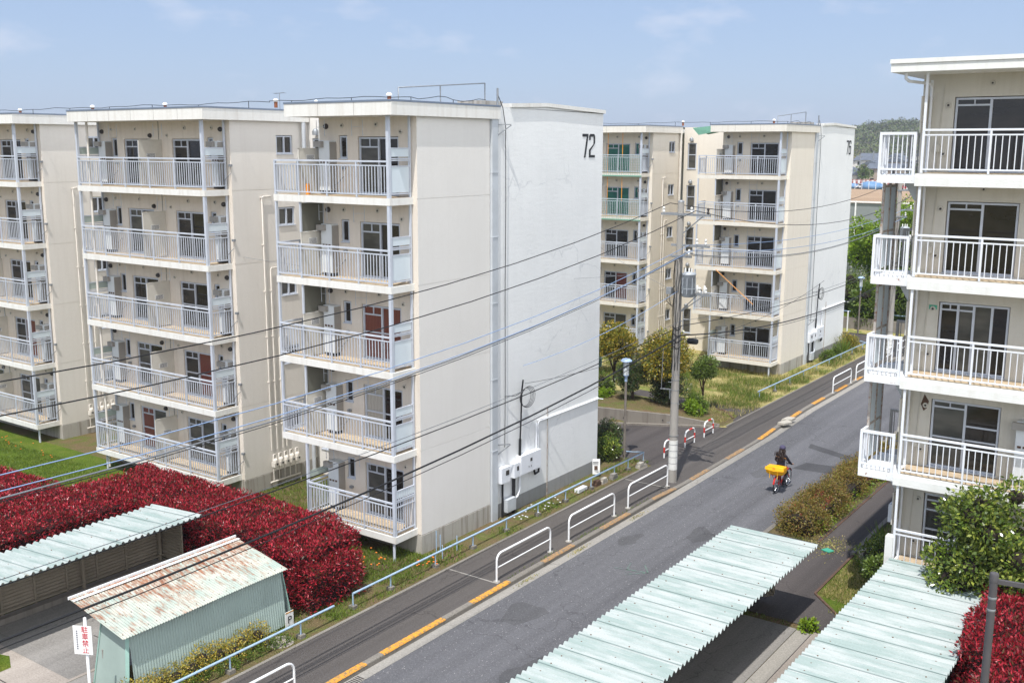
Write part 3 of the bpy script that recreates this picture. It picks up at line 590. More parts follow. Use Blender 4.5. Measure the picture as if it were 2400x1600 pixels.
    for y0, y1, z0, z1 in ((28.02, 28.53, 1.28, 1.83), (28.77, 29.12, 1.3, 1.82)):
        m = MB(O); m.box(XS+.01, XS+.22, y0, y1, z0, z1); o = m.build('meter_box', 'railwhite', root); MB(O).box(XS+.221, XS+.226, (y0+y1)/2-.02, y1-.08, (z0+z1)/2-.02, z1-.12).build('dial_window', 'vent', o)
    MB(O).box(XS+.02, XS+.26, 28.3, 28.82, .18, .63).build('cable_box', 'gutter', root)
    for p, r, mt in (([(XS+.1, 28.22, 1.28), (XS+.1, 28.22, 0)], .04, 'black'), ([(XS+.1, 28.9, 1.3), (XS+.1, 28.88, 0)], .06, 'black'), ([(XS+.12, 29.25, 1.32), (XS+.12, 29.22, .75), (XS+.12, 29.1, .55), (XS+.12, 28.84, .48)], .045, 'railwhite'),
                     ([(XS+.08, 30.33, 2.0), (XS+.08, 30.33, 2.95)], .03, 'railwhite'), ([(XS+.08, 30.47, 1.2), (XS+.05, 30.47, 2.85), (XS+.045, 30.55, 2.97), (XS+.045, 34.75, 2.99), (XS+.25, 34.78, 2.99)], .02, 'railwhite'), ([(XS+.1, 30.47, 1.3), (XS+.12, 30.44, 1.12), (XS+.12, 30.2, 1.08), (XS+.12, 30.12, 1.32)], .04, 'black')):
        MB(O).tube(p, r, 7).build('conduit', mt, root)
    MB(O).box(XS+.003, XS+.04, 30.5, 34.78, 3.0, 3.03).build('cable_shelf', 'white', root)
    m = MB(O); m.tube([(XS+.1, 29.26, 2.0), (XS+.1, 29.28, 2.6)], .05, 7); m.tube([(XS+.1, 29.28, 2.6), (XS+.12, 29.3, 3.4), (XS+.14, 29.3, 4.3), (XS+.2, 29.3, 4.75)], .03, 6); m.build('service_cable', 'wirebk', root)
    m = MB(O)
    for j in range(4): m.tube([(XS+.2+.02*j, 29.45+.03*j+(.34+.03*j)*math.cos(a), 4.1+(.32+.02*j)*math.sin(a)) for a in np.linspace(0, 6.28, 19)], .009, 5)
    m.tube([(XS+.14, 29.3, 4.3), (XS+.16, 28.9, 4.25), (XS+.06, 28.4, 4.3)], .012, 5); m.build('cable_coil', 'wirebk', root)
    MB(O).tube([(XS+.08, 28.38, 2.5), (XS+.08, 28.4, 4.5), (XS+.08, 28.38, 8), (XS+.08, 28.41, 11), (XS+.1, 28.36, 13.4), (XS+.1, 28.2, 14.0), (XS+.02, 28.0, 14.45)], .014, 5).build('lightning_cable', 'wirebk', root)
    for z in (2.5, 13.3):
        m = MB(O); m.bar((XS, 28.05, z+.15), (XS+.3, 28.4, z+.15), .03, .03); m.bar((XS, 28.05, z-.2), (XS+.3, 28.4, z+.13), .03, .03); m.build('cable_bracket', 'galv', root)
    MB(O).tube([(XS+.02, 28.02, 13.2), (XS+.02, 28.02, 14.6)], .035, 7).build('mast', 'galv', root)
    # roof gear
    m = MB(O); a, b = (-21.5, 24.35, 14.05), (-21.5, 28.7, 14.05)
    m.tube([a, (a[0], a[1], 14.48), (b[0], b[1], 14.82), b], .022, 6); m.tube([(-21.5, 26.35, 14.05), (-21.5, 26.35, 14.62)], .022, 6); m.build('roof_rail', 'galv', root)
    MB(O).box(-22.2, -21.2, 28.1, 29.3, 14.05, 14.24).build('roof_hatch', 'plinth', root)
    m = MB(O); p = []
    y = 22.9; xs = np.linspace(xl, -20.9, 60)
    for i, x_ in enumerate(xs): p.append((x_, 23.9+.5*(x_ < -27), 14.19+.018*math.sin(i*1.7)+.02*math.sin(i*.6)))
    for yy in np.linspace(24.2, 28.0, 10): p.append((-20.9+.05*math.sin(yy*4), yy, 14.2+.06*math.sin(yy*3)))
    m.tube(p, .010, 5)
    for q in p[::5]: m.tube([(q[0], q[1], 14.0), (q[0], q[1], q[2])], .012, 5)
    m.build('lightning_conductor', 'wirebk', root)
    for x_, y_ in ((-21.6, 24.05), (-27.6, 25.0), (-33.6, 25.0), (-38.2, 25.0), (-44.5, 25.6)):
        if x_ > xl: 
            MB(O).lathe([(.06, 0), (.06, .2)], (x_, y_, 14.02), 10).build('roof_vent', 'brownpipe', root); MB(O).lathe([(.09, 0), (.1, .05), (.05, .1)], (x_, y_, 14.221), 10).build('roof_vent_cap', 'whitepaint', root)
b72 = thing('apartment_block', 'five storey cream apartment block with 72 on its white gable end', 'apartment building', (-28, 29, 0))
section_A(b72, 0, 0, 'cream72', 'creamside', 'slab'); section_B(b72, 0, 0, 'cream72', 'creamsideB', 'slab'); section_B(b72, -12.56, .47, 'cream72', 'creamsideB', 'slab')
main_body(b72, 0, 0, -52, 'slab', [(-29.36, -24.55), (-41.92, -37.0)], ('72', 'creamside'))
m = MB(); m.tube([(-25.1, 24.6, 13.6), (-25.1, 24.6, 13.2), (-25.0, 24.5, 13.05), (-25.05, 24.5, 12.2), (-24.9, 24.4, 12.1)], .06, 8); m.tube([(-25.5, 25.0, 14.0), (-25.7, 25.0, 14.2)], .06, 8); m.build('drain_pipe', 'rustsheet', b72)
m = MB(); m.tube([(-29.6, 27, 14.05), (-29.6, 27, 14.65)], .012, 5); m.tube([(-29.85, 27, 14.62), (-29.35, 27, 14.66)], .008, 4)
for i in range(6): m.tube([(-29.85+.1*i, 26.9, 14.64), (-29.85+.1*i, 27.1, 14.64)], .006, 4)
m.build('aerial', 'galv', b72)
b76 = thing('apartment_block', 'five storey yellowish apartment block with 76 on its white gable end', 'apartment building', (-28, 61, 0))
section_A(b76, -.75, 32.42, 'cream76', 'cream76', 'slab76', 9, True); section_B(b76, -.38, 31.93, 'cream76', 'cream76', 'slab76', (3, 4))
main_body(b76, -.75, 32.42, -50, 'slab76', [(-29.0, -24.55)], ('76', 'cream76'))
m = MB(); m.add([(-26.7, 55.3, 13.85), (-25.5, 55.3, 13.95), (-25.5, 57.2, 13.7), (-26.6, 57.2, 13.5)], [(0, 1, 2, 3)]); m.add([(-26.7, 55.3, 13.85), (-25.5, 55.3, 13.95), (-25.4, 55.25, 13.6), (-26.3, 55.28, 13.45)], [(0, 1, 2, 3)]); m.build('green_net', 'greennet', b76)
m = MB(); m.tube([(-29.9, 59.75, 13.75), (-29.62, 59.8, 13.8), (-29.62, 59.8, 13.6), (-29.62, 59.8, 9.8), (-29.66, 59.8, 7.0), (-29.66, 59.8, 0)], .075, 8); m.build('drain_pipe', 'pipe', b76)
m = MB(); m.tube([(-29.2, 27.75, 13.6), (-29.2, 27.75, 0)], .075, 8); m.build('drain_pipe', 'gutter', b72)
tag(MB().bar((-24.95, 55.3, 5.9), (-22.6, 55.25, 4.1), .035, .035).build('wooden_pole', 'bamboo'), 'long orange pole leaning on a second storey balcony rail of the farther block', 'pole')
tag(MB().lathe([(.07, 0), (.07, .25), (.05, .34)], (-24.35, 23.25, F0+4*FH+.002), 10).build('plastic_bottle', 'orangebox'), 'orange plastic container on the top balcony of the 72 block', 'container')

# the nearer block on the right
bR = thing('apartment_block', 'white fronted apartment block on the right with rusty steel escape landings', 'apartment building', (-2, 31, 0))
ZR = 1.72; YW, YR, XL, XE = 28.5, 27.46, -7.32, 7.0
holes = [(a, b, ZR+FH*k+.03, ZR+FH*k+1.88, .12) for k in range(5) for a, b in ((-6.54, -4.82), (-2.6, -.9), (1.2, 2.9))]
m = MB(); wallgrid(m, 'y', YW, XL, XE, -.1, ZR+FH*4+2.45, holes); m.quad((XL, YW, -.1), (XL, 38, -.1), (XL, 38, 14.57), (XL, YW, 14.57)); m.quad((XE, YW, -.1), (XE, 38, -.1), (XE, 38, 14.57), (XE, YW, 14.57)); m.quad((XL, 38, -.1), (XE, 38, -.1), (XE, 38, 14.57), (XL, 38, 14.57)); m.build('wall', 'rwall', bR)
m = MB(); m.box(-7.78, XE+.4, 27.12, 38.4, ZR+10.4+2.45, ZR+10.4+2.65); o = m.build('roof', 'rslab', bR); MB().box(-7.8, XE+.42, 27.09, 38.42, ZR+10.4+2.655, ZR+10.4+2.76).build('coping', 'rslab', o)
def rfl(k, z):
    m = MB(); m.box(-7.1, XE, 27.4, YW-.003, z-.32, z-.10); m.box(-7.1, XE, 27.43, YW-.003, z-.10, z-.012); b = m.build('balcony', 'rslab', bR)
    MB().box(-7.02, XE-.1, 27.52, YW-.004, z-.012, z).build('floor', 'floor', b)
    m = MB(); railing(m, 'y', YR, -6.98, XE-.1, z, [-6.96, -5.41, -3.86, -2.3, -.75, .8, 2.35, 3.9, 5.4], .152, 1.08, .02); m.build('front_railing', 'railwhite', b)
    m = MB(); m.box(-7.0, -6.94, 27.44, 27.5, z, z+2.45 if k == 4 else z+2.28); m.build('post', 'railwhite', b)
    m = MB(); m.tube([(-7.08, 28.36, z), (-7.08, 28.36, z+2.3)], .035, 8); m.build('downpipe', 'railwhite', b)
    m = MB(); m.box(-7.2, -7.17, 27.9, YW-.01, z+1.0, z+1.9); m.build('side_screen', 'partition', b); notice(b, (0, 0, 0), -7.165, 28.0, 28.2, z+1.1, z+1.4)
def rwin(k, z):
    v = {2: ((.27, .5, .76), ((0, .9), (0, .45), (1, .9), (3, .45)), ('glass', 'glassg', 'glassg', 'glass')), 1: ((.5,), ((0, .9), (0, .45), (1, .45), (1, .66)), ('glassg', 'glass')), 0: ((.5,), ((0, .9), (0, .45), (0, .75)), ('glass', 'glass'))}.get(k, ((.5,), ((0, .9),), ('glass', 'glass')))
    for a, b in ((-6.54, -4.82), (-2.6, -.9), (1.2, 2.9)): window(bR, 'glass_door', 'y', YW, a+.02, b-.02, z+.05, z+1.86, .1, v[0], v[1], v[2], (0, 0, 0), .05, subm=(0, .9))
    vents(bR, (0, 0, 0), z, YW-.003, [(-6.68, 1.68, .07), (-5.68, 2.2, .06), (-6.72, .47, .07)], [])
    m = MB(); m.box(-6.93, -6.80, YW-.07, YW, z+.52, z+.7); m.tube([(-6.86, YW-.02, z+.52), (-6.86, YW-.02, z+.02)], .012, 5); m.tube([(-6.86, YW-.02, z+.7), (-6.80, YW-.02, z+2.2)], .01, 5); m.build('socket_box', 'rwall', bR)
    if k == 1: heater(bR, (0, 0, 0), z, -4.38, -3.9, YW-.004)
floor_parts(bR, rfl, [0, 1, 2, 3], ZR); floor_parts(bR, rfl, [4], ZR)
for k in range(5): floor_parts(bR, rwin, [k], ZR)
def esc(k, z):
    X0, X1, Y0, Y1 = -8.05, -7.13, 27.5, 29.4; X1w = XL-.003
    m = MB(); m.box(X0, -7.105, Y0, YW-.01, z-.26, z-.06); m.box(X0, X1w, YW-.01, Y1, z-.26, z-.06); b = m.build('escape_landing', 'rustsheet', bR)
    def fr(m, ax, pos, u0, u1):
        m.ub(ax, pos, u0, u1, z+.94, z+1.01, -.035, .035); m.ub(ax, pos, u0, u1, z+.06, z+.11, -.02, .02)
        for u in (u0+.03, u1-.03): m.ub(ax, pos, u-.035, u+.035, z-.06, z+.94, -.036, .036)
        n = int((u1-u0)/.105)
        for i in range(1, n): u = u0+(u1-u0)*i/n; m.ub(ax, pos, u-.011, u+.011, z-.03, z+.94, -.011, .011)
    m = MB(); fr(m, 'y', Y0+.04, X0, X1-.02); m.build('front_railing', 'railwhite', b)
    m = MB(); fr(m, 'x', X0+.04, Y0+.09, 28.0); m.build('side_railing', 'railwhite', b)
    m = MB(); fr(m, 'y', Y1+.9, X0, X1w-.01); m.build('rear_railing', 'heaters', b)
    MB().box(X0+.05, X1w-.02, Y1, Y1+.9, z-.2, z-.16).build('rear_step', 'heaters', b)
    if k < 4:
        m = MB()
        for y in (28.0, 28.55, 29.1): m.box(X0+.02, X0+.08, y-.03, y+.03, z-.06, z+FH-.26)
        for h in (1.02, 2.2): m.box(X0+.03, X0+.07, 28.03, 29.07, z+h, z+h+.06)
        m.build('screen_post', 'rustpost', b)
        for y in (28.03, 28.58): MB().box(X0+.04, X0+.055, y, y+.49, z+1.08, z+2.2).build('screen_board', 'panel', b)
        for y in (28.03, 28.58): MB().box(X0+.04, X0+.055, y, y+.49, z+.1, z+1.02).build('screen_board', 'panel', b)
    m = MB()
    for y in (28.52, 29.2): MB().prism([(X1w, y, z-.262), (X0+.4, y, z-.262), (X1w, y, z-.8)], (0, .05, 0)).build('bracket', 'gutter', b)
floor_parts(bR, esc, [1, 2, 3], ZR); floor_parts(bR, esc, [4], ZR)
m = MB(); m.tube([(-7.45, 27.3, 14.56), (-7.45, 27.3, 14.42), (-7.4, 27.4, 14.36), (-7.2, 27.9, 14.34), (-7.1, 28.3, 14.34), (-7.08, 28.36, 14.25)], .04, 8); m.build('gutter_pipe', 'railwhite', bR)
m = MB(); m.box(-6.78, -6.58, YW-.008, YW-.002, ZR+5.2+1.66, ZR+5.2+1.78); m.build('green_tape', 'green', bR)
m = MB(); m.prism([(-6.8, YW-.004, ZR+2.6+1.7), (-6.72, YW-.004, ZR+2.6+1.52), (-6.64, YW-.004, ZR+2.6+1.6), (-6.6, YW-.004, ZR+2.6+1.8), (-6.72, YW-.004, ZR+2.6+1.98)], (0, -.004, 0)); m.build('rust_stain', 'brick', bR)
MB().box(-7.5, XL-.002, 28.7, 29.25, 2.5, 3.0).build('meter_box', 'railwhite', bR)
MB().box(-7.18, -6.98, 27.38, 27.62, ZR-.25, ZR+.85).build('end_pillar', 'rslab', bR)
MB().box(-7.0, XE, 27.9, YW-.004, 0, ZR-.33).build('plinth', 'rwall', bR)
# ------------------------------------------------------------------ ground, road, pavements
def sheet(name, pts, z, mat_): m = MB(); m.add([(x, y, z) for x, y in pts], [tuple(range(len(pts)))]); return struct(m.build(name, mat_))
def grid(name, x0, x1, y0, y1, n, k, zf, mat_):
    m = MB(); vs = []; 
    for j in range(k+1):
        for i in range(n+1): x = x0+(x1-x0)*i/n; y = y0+(y1-y0)*j/k; vs.append((x, y, zf(x, y)))
    m.add(vs, [(j*(n+1)+i, j*(n+1)+i+1, (j+1)*(n+1)+i+1, (j+1)*(n+1)+i) for j in range(k) for i in range(n)], 0, True); return struct(m.build(name, mat_))
sheet('ground', [(-3000, -500), (1500, -500), (1500, 5000), (-3000, 5000)], -.17, 'terrain')
sheet('road', [(-17.0, -60), (-12.3, -60), (-12.3, 120), (-17.4, 120), (-17.4, 52)], -.12, 'road')
sheet('road_patch', [(-15.05, 44.1), (-12.6, 43.0), (-12.5, 40.3), (-14.4, 40.1), (-14.2, 41.2), (-12.9, 41.4), (-13.0, 42.6), (-14.9, 43.4)], -.116, 'patch')
rs_ = np.random.RandomState(21)
for (cx_, cy_), l_ in (((-14.55, 27.0), 'a'),):
    m = MB()
    for (a, b), (c, d) in (((-15.15, 26.9), (-14.1, 27.15)), ((-14.1, 27.15), (-14.45, 27.6)), ((-14.1, 27.15), (-14.6, 26.65)), ((-14.9, 27.5), (-14.7, 26.8))): m.bar((a, b, -.114), (c, d, -.114), .05, .004)
    struct(m.build('green_paint_mark', 'faintgreen'))
for i, (x, y, r) in enumerate(((-15.6, 22.5, .5), (-14.2, 31.0, .42), (-15.2, 38.8, .35), (-13.6, 19.8, .45), (-15.9, 29.3, .3))):
    struct(MB().add([(x+r*(1+.35*math.sin(3*a+i))*math.cos(a), y+1.9*r*(1+.3*math.cos(2*a+i))*math.sin(a), -.1175) for a in np.linspace(0, 6.1, 14)], [tuple(range(14))]).build('oil_stain', 'oil'))
tag(MB().lathe([(.33, 0), (.33, .004)], (-14.9, 33.6, -.118), 24).build('manhole_cover', 'oil'), 'dark round iron manhole cover in the road carriageway', 'manhole cover') if 0 else None
KY = [(-60, -16.95), (34, -16.95), (44, -17.02), (50, -17.27), (120, -17.3)]
KZ = [(-60, 0), (33.4, 0), (35.6, -.085), (42.6, -.085), (45.2, 0), (120, 0)]
lerp = lambda T, y: float(np.interp(y, [a for a, b in T], [b for a, b in T]))
kx = lambda y: lerp(KY, y); kz = lambda y: lerp(KZ, y)
g = MB(); ys = list(np.arange(-20, 90, 1.0))
for a, b in zip(ys, ys[1:]): g.quad((kx(a)+.01, a, -.115), (kx(a)+.33, a, -.113), (kx(b)+.33, b, -.113), (kx(b)+.01, b, -.115))
struct(g.build('gutter_strip', 'gut'))
m = MB(); y = -20.0; i = 0
while y < 88:
    e = y+.606; a, b = y+.004, e-.004; vs = []
    for q in (a, b):
        x = kx(q); z = kz(q)+.012; vs += [(x, q, -.17), (x-.006, q, z-.02), (x-.02, q, z), (x-.185, q, z), (x-.185, q, -.17)]
    m.add(vs, [(0, 1, 6, 5), (1, 2, 7, 6), (2, 3, 8, 7), (3, 4, 9, 8), (0, 4, 3, 2, 1), (5, 6, 7, 8, 9)]); y = e
struct(m.build('kerb', 'kerb'))
for rngs, mt in (([(9.0, 11.4), (12.8, 17.69), (18.3, 20.81), (22.03, 23.9), (43.2, 45.15), (47.3, 49.0), (50.8, 52.5), (54.3, 56.2), (57.6, 58.8), (60.4, 62)], 'yellow'), ([(25.7, 27.5), (29.3, 31.2), (33.0, 34.8), (36.2, 37.8), (39.6, 41.4)], 'yellowfade')):
    m = MB()
    for a, b in rngs:
        y = a
        while y < b-.05:
            e = min(y+.6, b); vs = []
            for q in (y+.006, e-.006): x = kx(q); z = kz(q)+.016; vs += [(x+.003, q, z-.028), (x-.019, q, z), (x-.183, q, z)]
            m.add(vs, [(0, 1, 4, 3), (1, 2, 5, 4)]); y = e
    struct(m.build('kerb_marking', mt))
grid('pavement', 0, 1, -20, 90, 4, 220, lambda u, y: kz(y)*u+.002, 'walk')
pv = bpy.data.objects['pavement']; 
for v in pv.data.vertices:
    wx = v.co.x+pv.location.x; wy = v.co.y+pv.location.y; v.co.x = (-19.05+(kx(wy)-.186+19.05)*wx)-pv.location.x
sheet('garden_bed', [(-160, -40), (-19.05, -40), (-19.05, 36.9), (-19.9, 37.2), (-60, 37.2), (-160, 37.2)], .0, 'soil')
sheet('side_lane', [(-70, 37.0), (-19.9, 37.0), (-19.05, 36.7), (-19.04, 43.9), (-19.41, 43.9), (-21.31, 42.81), (-24.24, 41.23), (-70, 41.2)], .0035, 'path')
sheet('garden_bed', [(-160, 41.0), (-24.3, 41.05), (-21.3, 42.7), (-19.3, 43.9), (-19.05, 44), (-19.05, 69), (-160, 69)], .001, 'dry')
sheet('side_path', [(-19.06, 44.9), (-19.06, 48.5), (-19.6, 48.7), (-22, 48.2), (-26, 48.5), (-26, 47.3), (-21.46, 46.88), (-20.46, 46.93), (-19.43, 45.72)], .006, 'path')
def strip(name, pts, wd, z0, z1, mat_):
    m = MB()
    for (a, b), (c, d) in zip(pts, pts[1:]): m.bar((a, b, (z0+z1)/2), (c, d, (z0+z1)/2), wd, z1-z0)
    return struct(m.build(name, mat_))
strip('edging', [(-19.1, -20), (-19.1, 36.4), (-19.5, 36.9)], .1, -.1, .03, 'kerb'); strip('edging', [(-19.1, 44.2), (-19.1, 68)], .1, -.1, .03, 'kerb')
strip('path_edging', [(-19.43, 45.72), (-20.46, 46.93), (-21.46, 46.88)], .09, -.1, .05, 'brick')
m = MB(); m.box(-19.04, -17.2, 23.55, 23.6, .0025, .0045); m.box(-19.04, -17.2, 34.5, 34.55, .0, .0045); struct(m.build('pavement_joint', 'gut'))
sheet('right_bed', [(-12.35, -20), (12, -20), (12, 90), (-12.35, 90)], -.02, 'soil')
strip('road_edge_kerb', [(-12.4, -20), (-12.4, 90)], .16, -.17, .0, 'kerb')
sheet('footpath', [(-12.3, 26.2), (-8.3, 26.2), (-8.3, 27.3), (-9.32, 28.4), (-9.32, 70), (-10.7, 70), (-10.7, 32.3), (-12.3, 32.3)], .004, 'path')
strip('path_edging', [(-8.28, 27.3), (-9.30, 28.38), (-9.32, 31.9)], .07, -.1, .04, 'brick'); strip('path_edging', [(-9.34, 31.9), (-9.4, 60)], .14, -.1, .1, 'kerb'); strip('path_edging', [(-10.6, 32.4), (-10.6, 60)], .07, -.1, .025, 'brick')
sheet('shelter_pad', [(-11.4, 5), (-8.92, 5), (-8.92, 25.88), (-11.4, 25.88)], .006, 'padold'); sheet('shelter_pad', [(-8.9, 5), (-8.5, 5), (-8.5, 25.95), (-8.9, 25.9)], .008, 'gut'); sheet('shelter_pad', [(-8.48, 5), (-4, 5), (-4, 25.9), (-8.48, 25.95)], .006, 'pad')
sheet('grass_strip', [(-8.28, 27.25), (-9.28, 28.4), (-9.28, 31.9), (-7.4, 33), (-7.3, 27.25)], .003, 'lawn')
sheet('lawn', [(-120, 18.6), (-30.6, 18.6), (-30.6, 21.6), (-25, 21.8), (-25, 24.2), (-120, 24.2)], .006, 'lawn')
sheet('lawn', [(-25, 21.6), (-19.2, 21.6), (-19.2, 24.2), (-25, 24.2)], .005, 'soil')
sheet('yard', [(-26.5, -10), (-22.2, -10), (-22.2, 18.7), (-26.5, 18.7)], .007, 'pad'); sheet('yard', [(-22.18, -10), (-21.7, -10), (-21.7, 18.4), (-22.18, 18.4)], .007, 'padold')
sheet('yard', [(-26.45, 12.9), (-22.3, 12.9), (-22.3, 18.6), (-26.45, 18.6)], .011, 'padold')
sheet('lawn', [(-25.2, 8), (-23.9, 8), (-24.0, 12.4), (-24.6, 12.7), (-25.2, 12.5)], .0125, 'lawn')
sheet('cross_road', [(-17.3, 69.2), (-17.3, 72.3), (-60, 76), (-60, 69.2)], .004, 'path')
sheet('far_field', [(-150, 200), (-20, 200), (-20, 345), (-150, 345)], -.1, 'field'); sheet('far_lawn', [(-60, 73), (0, 73), (0, 120), (-60, 120)], -.01, 'dry')
m = MB(); m.lathe([(.36, 0), (.36, .008)], (-19.62, 17.24, .002), 24); m.lathe([(.29, 0), (.29, .004)], (-19.62, 17.24, .011), 24); tag(m.build('manhole_cover', 'pad'), 'round concrete manhole cover in the verge beside the green shed', 'manhole cover')
for x, y, l in ((-18.6, 25.55, 'faint round pavement cover near the second white guard rail'), (-18.55, 26.9, 'faint round pavement cover level with the wall of the 72 block')):
    o = MB().lathe([(.31, 0), (.31, .002)], (x, y, .003), 28).build('pavement_cover', 'path'); tag(o, l, 'manhole cover'); MB().lathe([(.285, 0), (.285, .003)], (x, y, .0035), 28).build('lid', 'walk', o)
m = MB(); m.box(-16.9, -16.62, 15.9, 17.3, -.112, -.106); o = m.build('drain_grate', 'gut'); tag(o, 'metal drain grate in the gutter by the yellow kerb', 'drain grate')
m = MB()
for i in range(18): m.box(-16.88, -16.64, 15.95+.075*i, 15.985+.075*i, -.105, -.1)
m.build('bar', 'vent', o)
for pts, l in (([(-17.3, 45.9), (-16.95, 45.8), (-16.75, 46.3), (-17.1, 46.6)], 'broken concrete slab lying on the kerb, nearer of two'), ([(-17.35, 46.5), (-16.95, 46.75), (-16.9, 47.2), (-17.3, 47.2)], 'broken concrete slab lying on the kerb, farther of two')):
    m = MB(); m.prism([(x, y, .03) for x, y in pts], (.02, .02, .1)); tag(m.build('broken_slab', 'rock'), l, 'concrete slab', 'broken slabs on the kerb')
m = MB(); m.box(-23.9, -21, 14.6, 14.63, .012, .0135); m.box(-26, -22.3, 11.9, 11.93, .012, .0135)
for x in (-8.49, ): m.box(x-.01, x+.01, 5, 25.9, .0085, .0105)
struct(m.build('slab_joint', 'vent'))
m = MB(); m.add([(-19.3, 43.85, .12), (-19.3, 43.85, -.05), (-21.31, 42.76, -.05), (-24.24, 41.18, -.05), (-40, 41.1, -.05), (-40, 41.1, .75), (-24.24, 41.18, .75), (-21.31, 42.76, .5)], [(0, 1, 2, 7), (7, 2, 3, 6), (6, 3, 4, 5)])
w_ = MB(); P = [(-19.3, 43.87, .12), (-21.31, 42.8, .5), (-24.24, 41.22, .75), (-45, 41.1, .78)]
for p, q in zip(P, P[1:]): 
    d = Vector((q[0]-p[0], q[1]-p[1], 0)).normalized(); n = Vector((-d.y, d.x, 0))*-.16
    a = [Vector((p[0], p[1], -.05)), Vector((q[0], q[1], -.05)), Vector((q[0], q[1], q[2])), Vector((p[0], p[1], p[2]))]; w_.prism([tuple(x) for x in a], tuple(n))
wo_ = w_.build('retaining_wall', 'concrete'); tag(wo_, 'low stained concrete retaining wall along the side lane', 'retaining wall')
m = MB()
for p, q in zip(P, P[1:]): m.bar((p[0], p[1]-.12, .04), (q[0], q[1]-.12, .04), .16, .1)
m.build('footing', 'concrete', wo_)
m = MB()
for x, y, z in ((-23.2, 41.79, .3), (-21.6, 42.65, .25)): m.lathe([(.035, 0), (.035, .02)], (x, y-.03, z), 8, ax='y')
m.build('weep_hole', 'vent', wo_)
grid('raised_bed', -45, -19.2, 41.3, 47, 40, 14, lambda x, y: max(-.02, min(.7, (.7*min(1, max(0, (-19.6-x)/4)))*max(0, min(1, (47-y)/2.5)))) if y > 41.35+max(0, (x+24.24))*.53 else -.2, 'soil')

# ------------------------------------------------------------------ foliage tools
def leaves(name, pts, nrm, ln, wd, mat_, parent=None, spread=.8, seed=1, upb=.15):
    rs = np.random.RandomState(seed); n = len(pts); pts = np.asarray(pts, float); nrm = np.asarray(nrm, float)
    d = nrm+rs.normal(0, spread, (n, 3)); d[:, 2] += upb; d /= np.linalg.norm(d, axis=1)[:, None]+1e-9
    s = np.cross(d, rs.normal(0, 1, (n, 3))); s /= np.linalg.norm(s, axis=1)[:, None]+1e-9; u = np.cross(s, d)
    l = ln*rs.uniform(.65, 1.3, (n, 1)); w_ = wd*rs.uniform(.75, 1.2, (n, 1))
    v = np.stack([pts, pts+d*l*.45+s*w_*.5+u*w_*.12, pts+d*l, pts+d*l*.45-s*w_*.5+u*w_*.12], 1).reshape(-1, 3)
    ofs = wloc(parent) if parent else Vector((0, 0, 0))
    if not parent: ofs = Vector(((v[:, 0].min()+v[:, 0].max())/2, (v[:, 1].min()+v[:, 1].max())/2, v[:, 2].min()))
    v = (v-np.array(ofs)).astype(np.float32)
    me = bpy.data.meshes.new(name); me.vertices.add(4*n); me.vertices.foreach_set('co', v.ravel())
    me.loops.add(4*n); me.loops.foreach_set('vertex_index', np.arange(4*n, dtype=np.int32)); me.polygons.add(n)
    me.polygons.foreach_set('loop_start', np.arange(0, 4*n, 4, dtype=np.int32)); me.polygons.foreach_set('loop_total', np.full(n, 4, dtype=np.int32))
    me.update(calc_edges=True); me.materials.append(MT[mat_])
    o = bpy.data.objects.new(name, me); COL.objects.link(o)
    if parent: o.parent = parent
    else: o.location = ofs
    return o
def lump(x, y, s=1.0): return .5*math.sin(x*1.9*s+1.3*math.sin(y*1.1*s))+.35*math.sin(y*2.7*s+x*.8*s)+.25*math.sin((x-y)*4.3*s)
def hedge(root, segs, top, mat_, core, dens, ln, wd, seed, rough=.1, base=.05, spread=.75, name='foliage'):
    rs = np.random.RandomState(seed); P_ = []; N_ = []
    cm_ = MB()
    for x0, x1, y0, y1 in segs:
        cm_.box(x0+.22, x1-.22, y0+.22, y1-.22, base, top-.24)  # solid dark core added inside the leaves to block light
        n = int((x1-x0)*(y1-y0)*dens*1.15)
        for x, y in zip(rs.uniform(x0, x1, n), rs.uniform(y0, y1, n)):
            e = min(x-x0, x1-x, y-y0, y1-y); rd = max(0, .25-e)**2*2.2
            P_.append((x, y, top-rd+rough*lump(x, y)-abs(rs.normal(0, .06)))); N_.append(((.35 if x > (x0+x1)/2 else -.35)*(e < .3), (.35 if y > (y0+y1)/2 else -.35)*(e < .3), 1))
        for ax, pos, a, b, sg in (('y', y0, x0, x1, -1), ('y', y1, x0, x1, 1), ('x', x0, y0, y1, -1), ('x', x1, y0, y1, 1)):
            n = int((b-a)*(top-base)*dens)
            for u, z in zip(rs.uniform(a, b, n), rs.uniform(base, top, n)):
                o_ = rough*1.1*lump(u*1.3, z*2.1)-abs(rs.normal(0, .07))-max(0, z-top+.25)**2*2
                if z < .35 and rs.rand() < .4: continue
                if ax == 'y': P_.append((u, pos+sg*o_, z)); N_.append((0, sg, .45))
                else: P_.append((pos+sg*o_, u, z)); N_.append((sg, 0, .45))
    P_ = np.array(P_); N_ = np.array(N_, float)
    keep = np.ones(len(P_), bool)
    for x0, x1, y0, y1 in segs:
        keep &= ~((P_[:, 0] > x0+.3) & (P_[:, 0] < x1-.3) & (P_[:, 1] > y0+.3) & (P_[:, 1] < y1-.3) & (P_[:, 2] < top-.35))
    leaves(name, P_[keep], N_[keep], ln, wd, mat_, root, spread, seed)
    cm_.build('light_block_core', core, root)
def blobpts(c, r, n, rs, shell=.45, flat=1.0):
    d = rs.normal(0, 1, (n, 3)); d /= np.linalg.norm(d, axis=1)[:, None]; k = 1-shell*rs.rand(n, 1)**1.6
    return np.array(c)+d*k*np.array([r, r, r*flat]), d
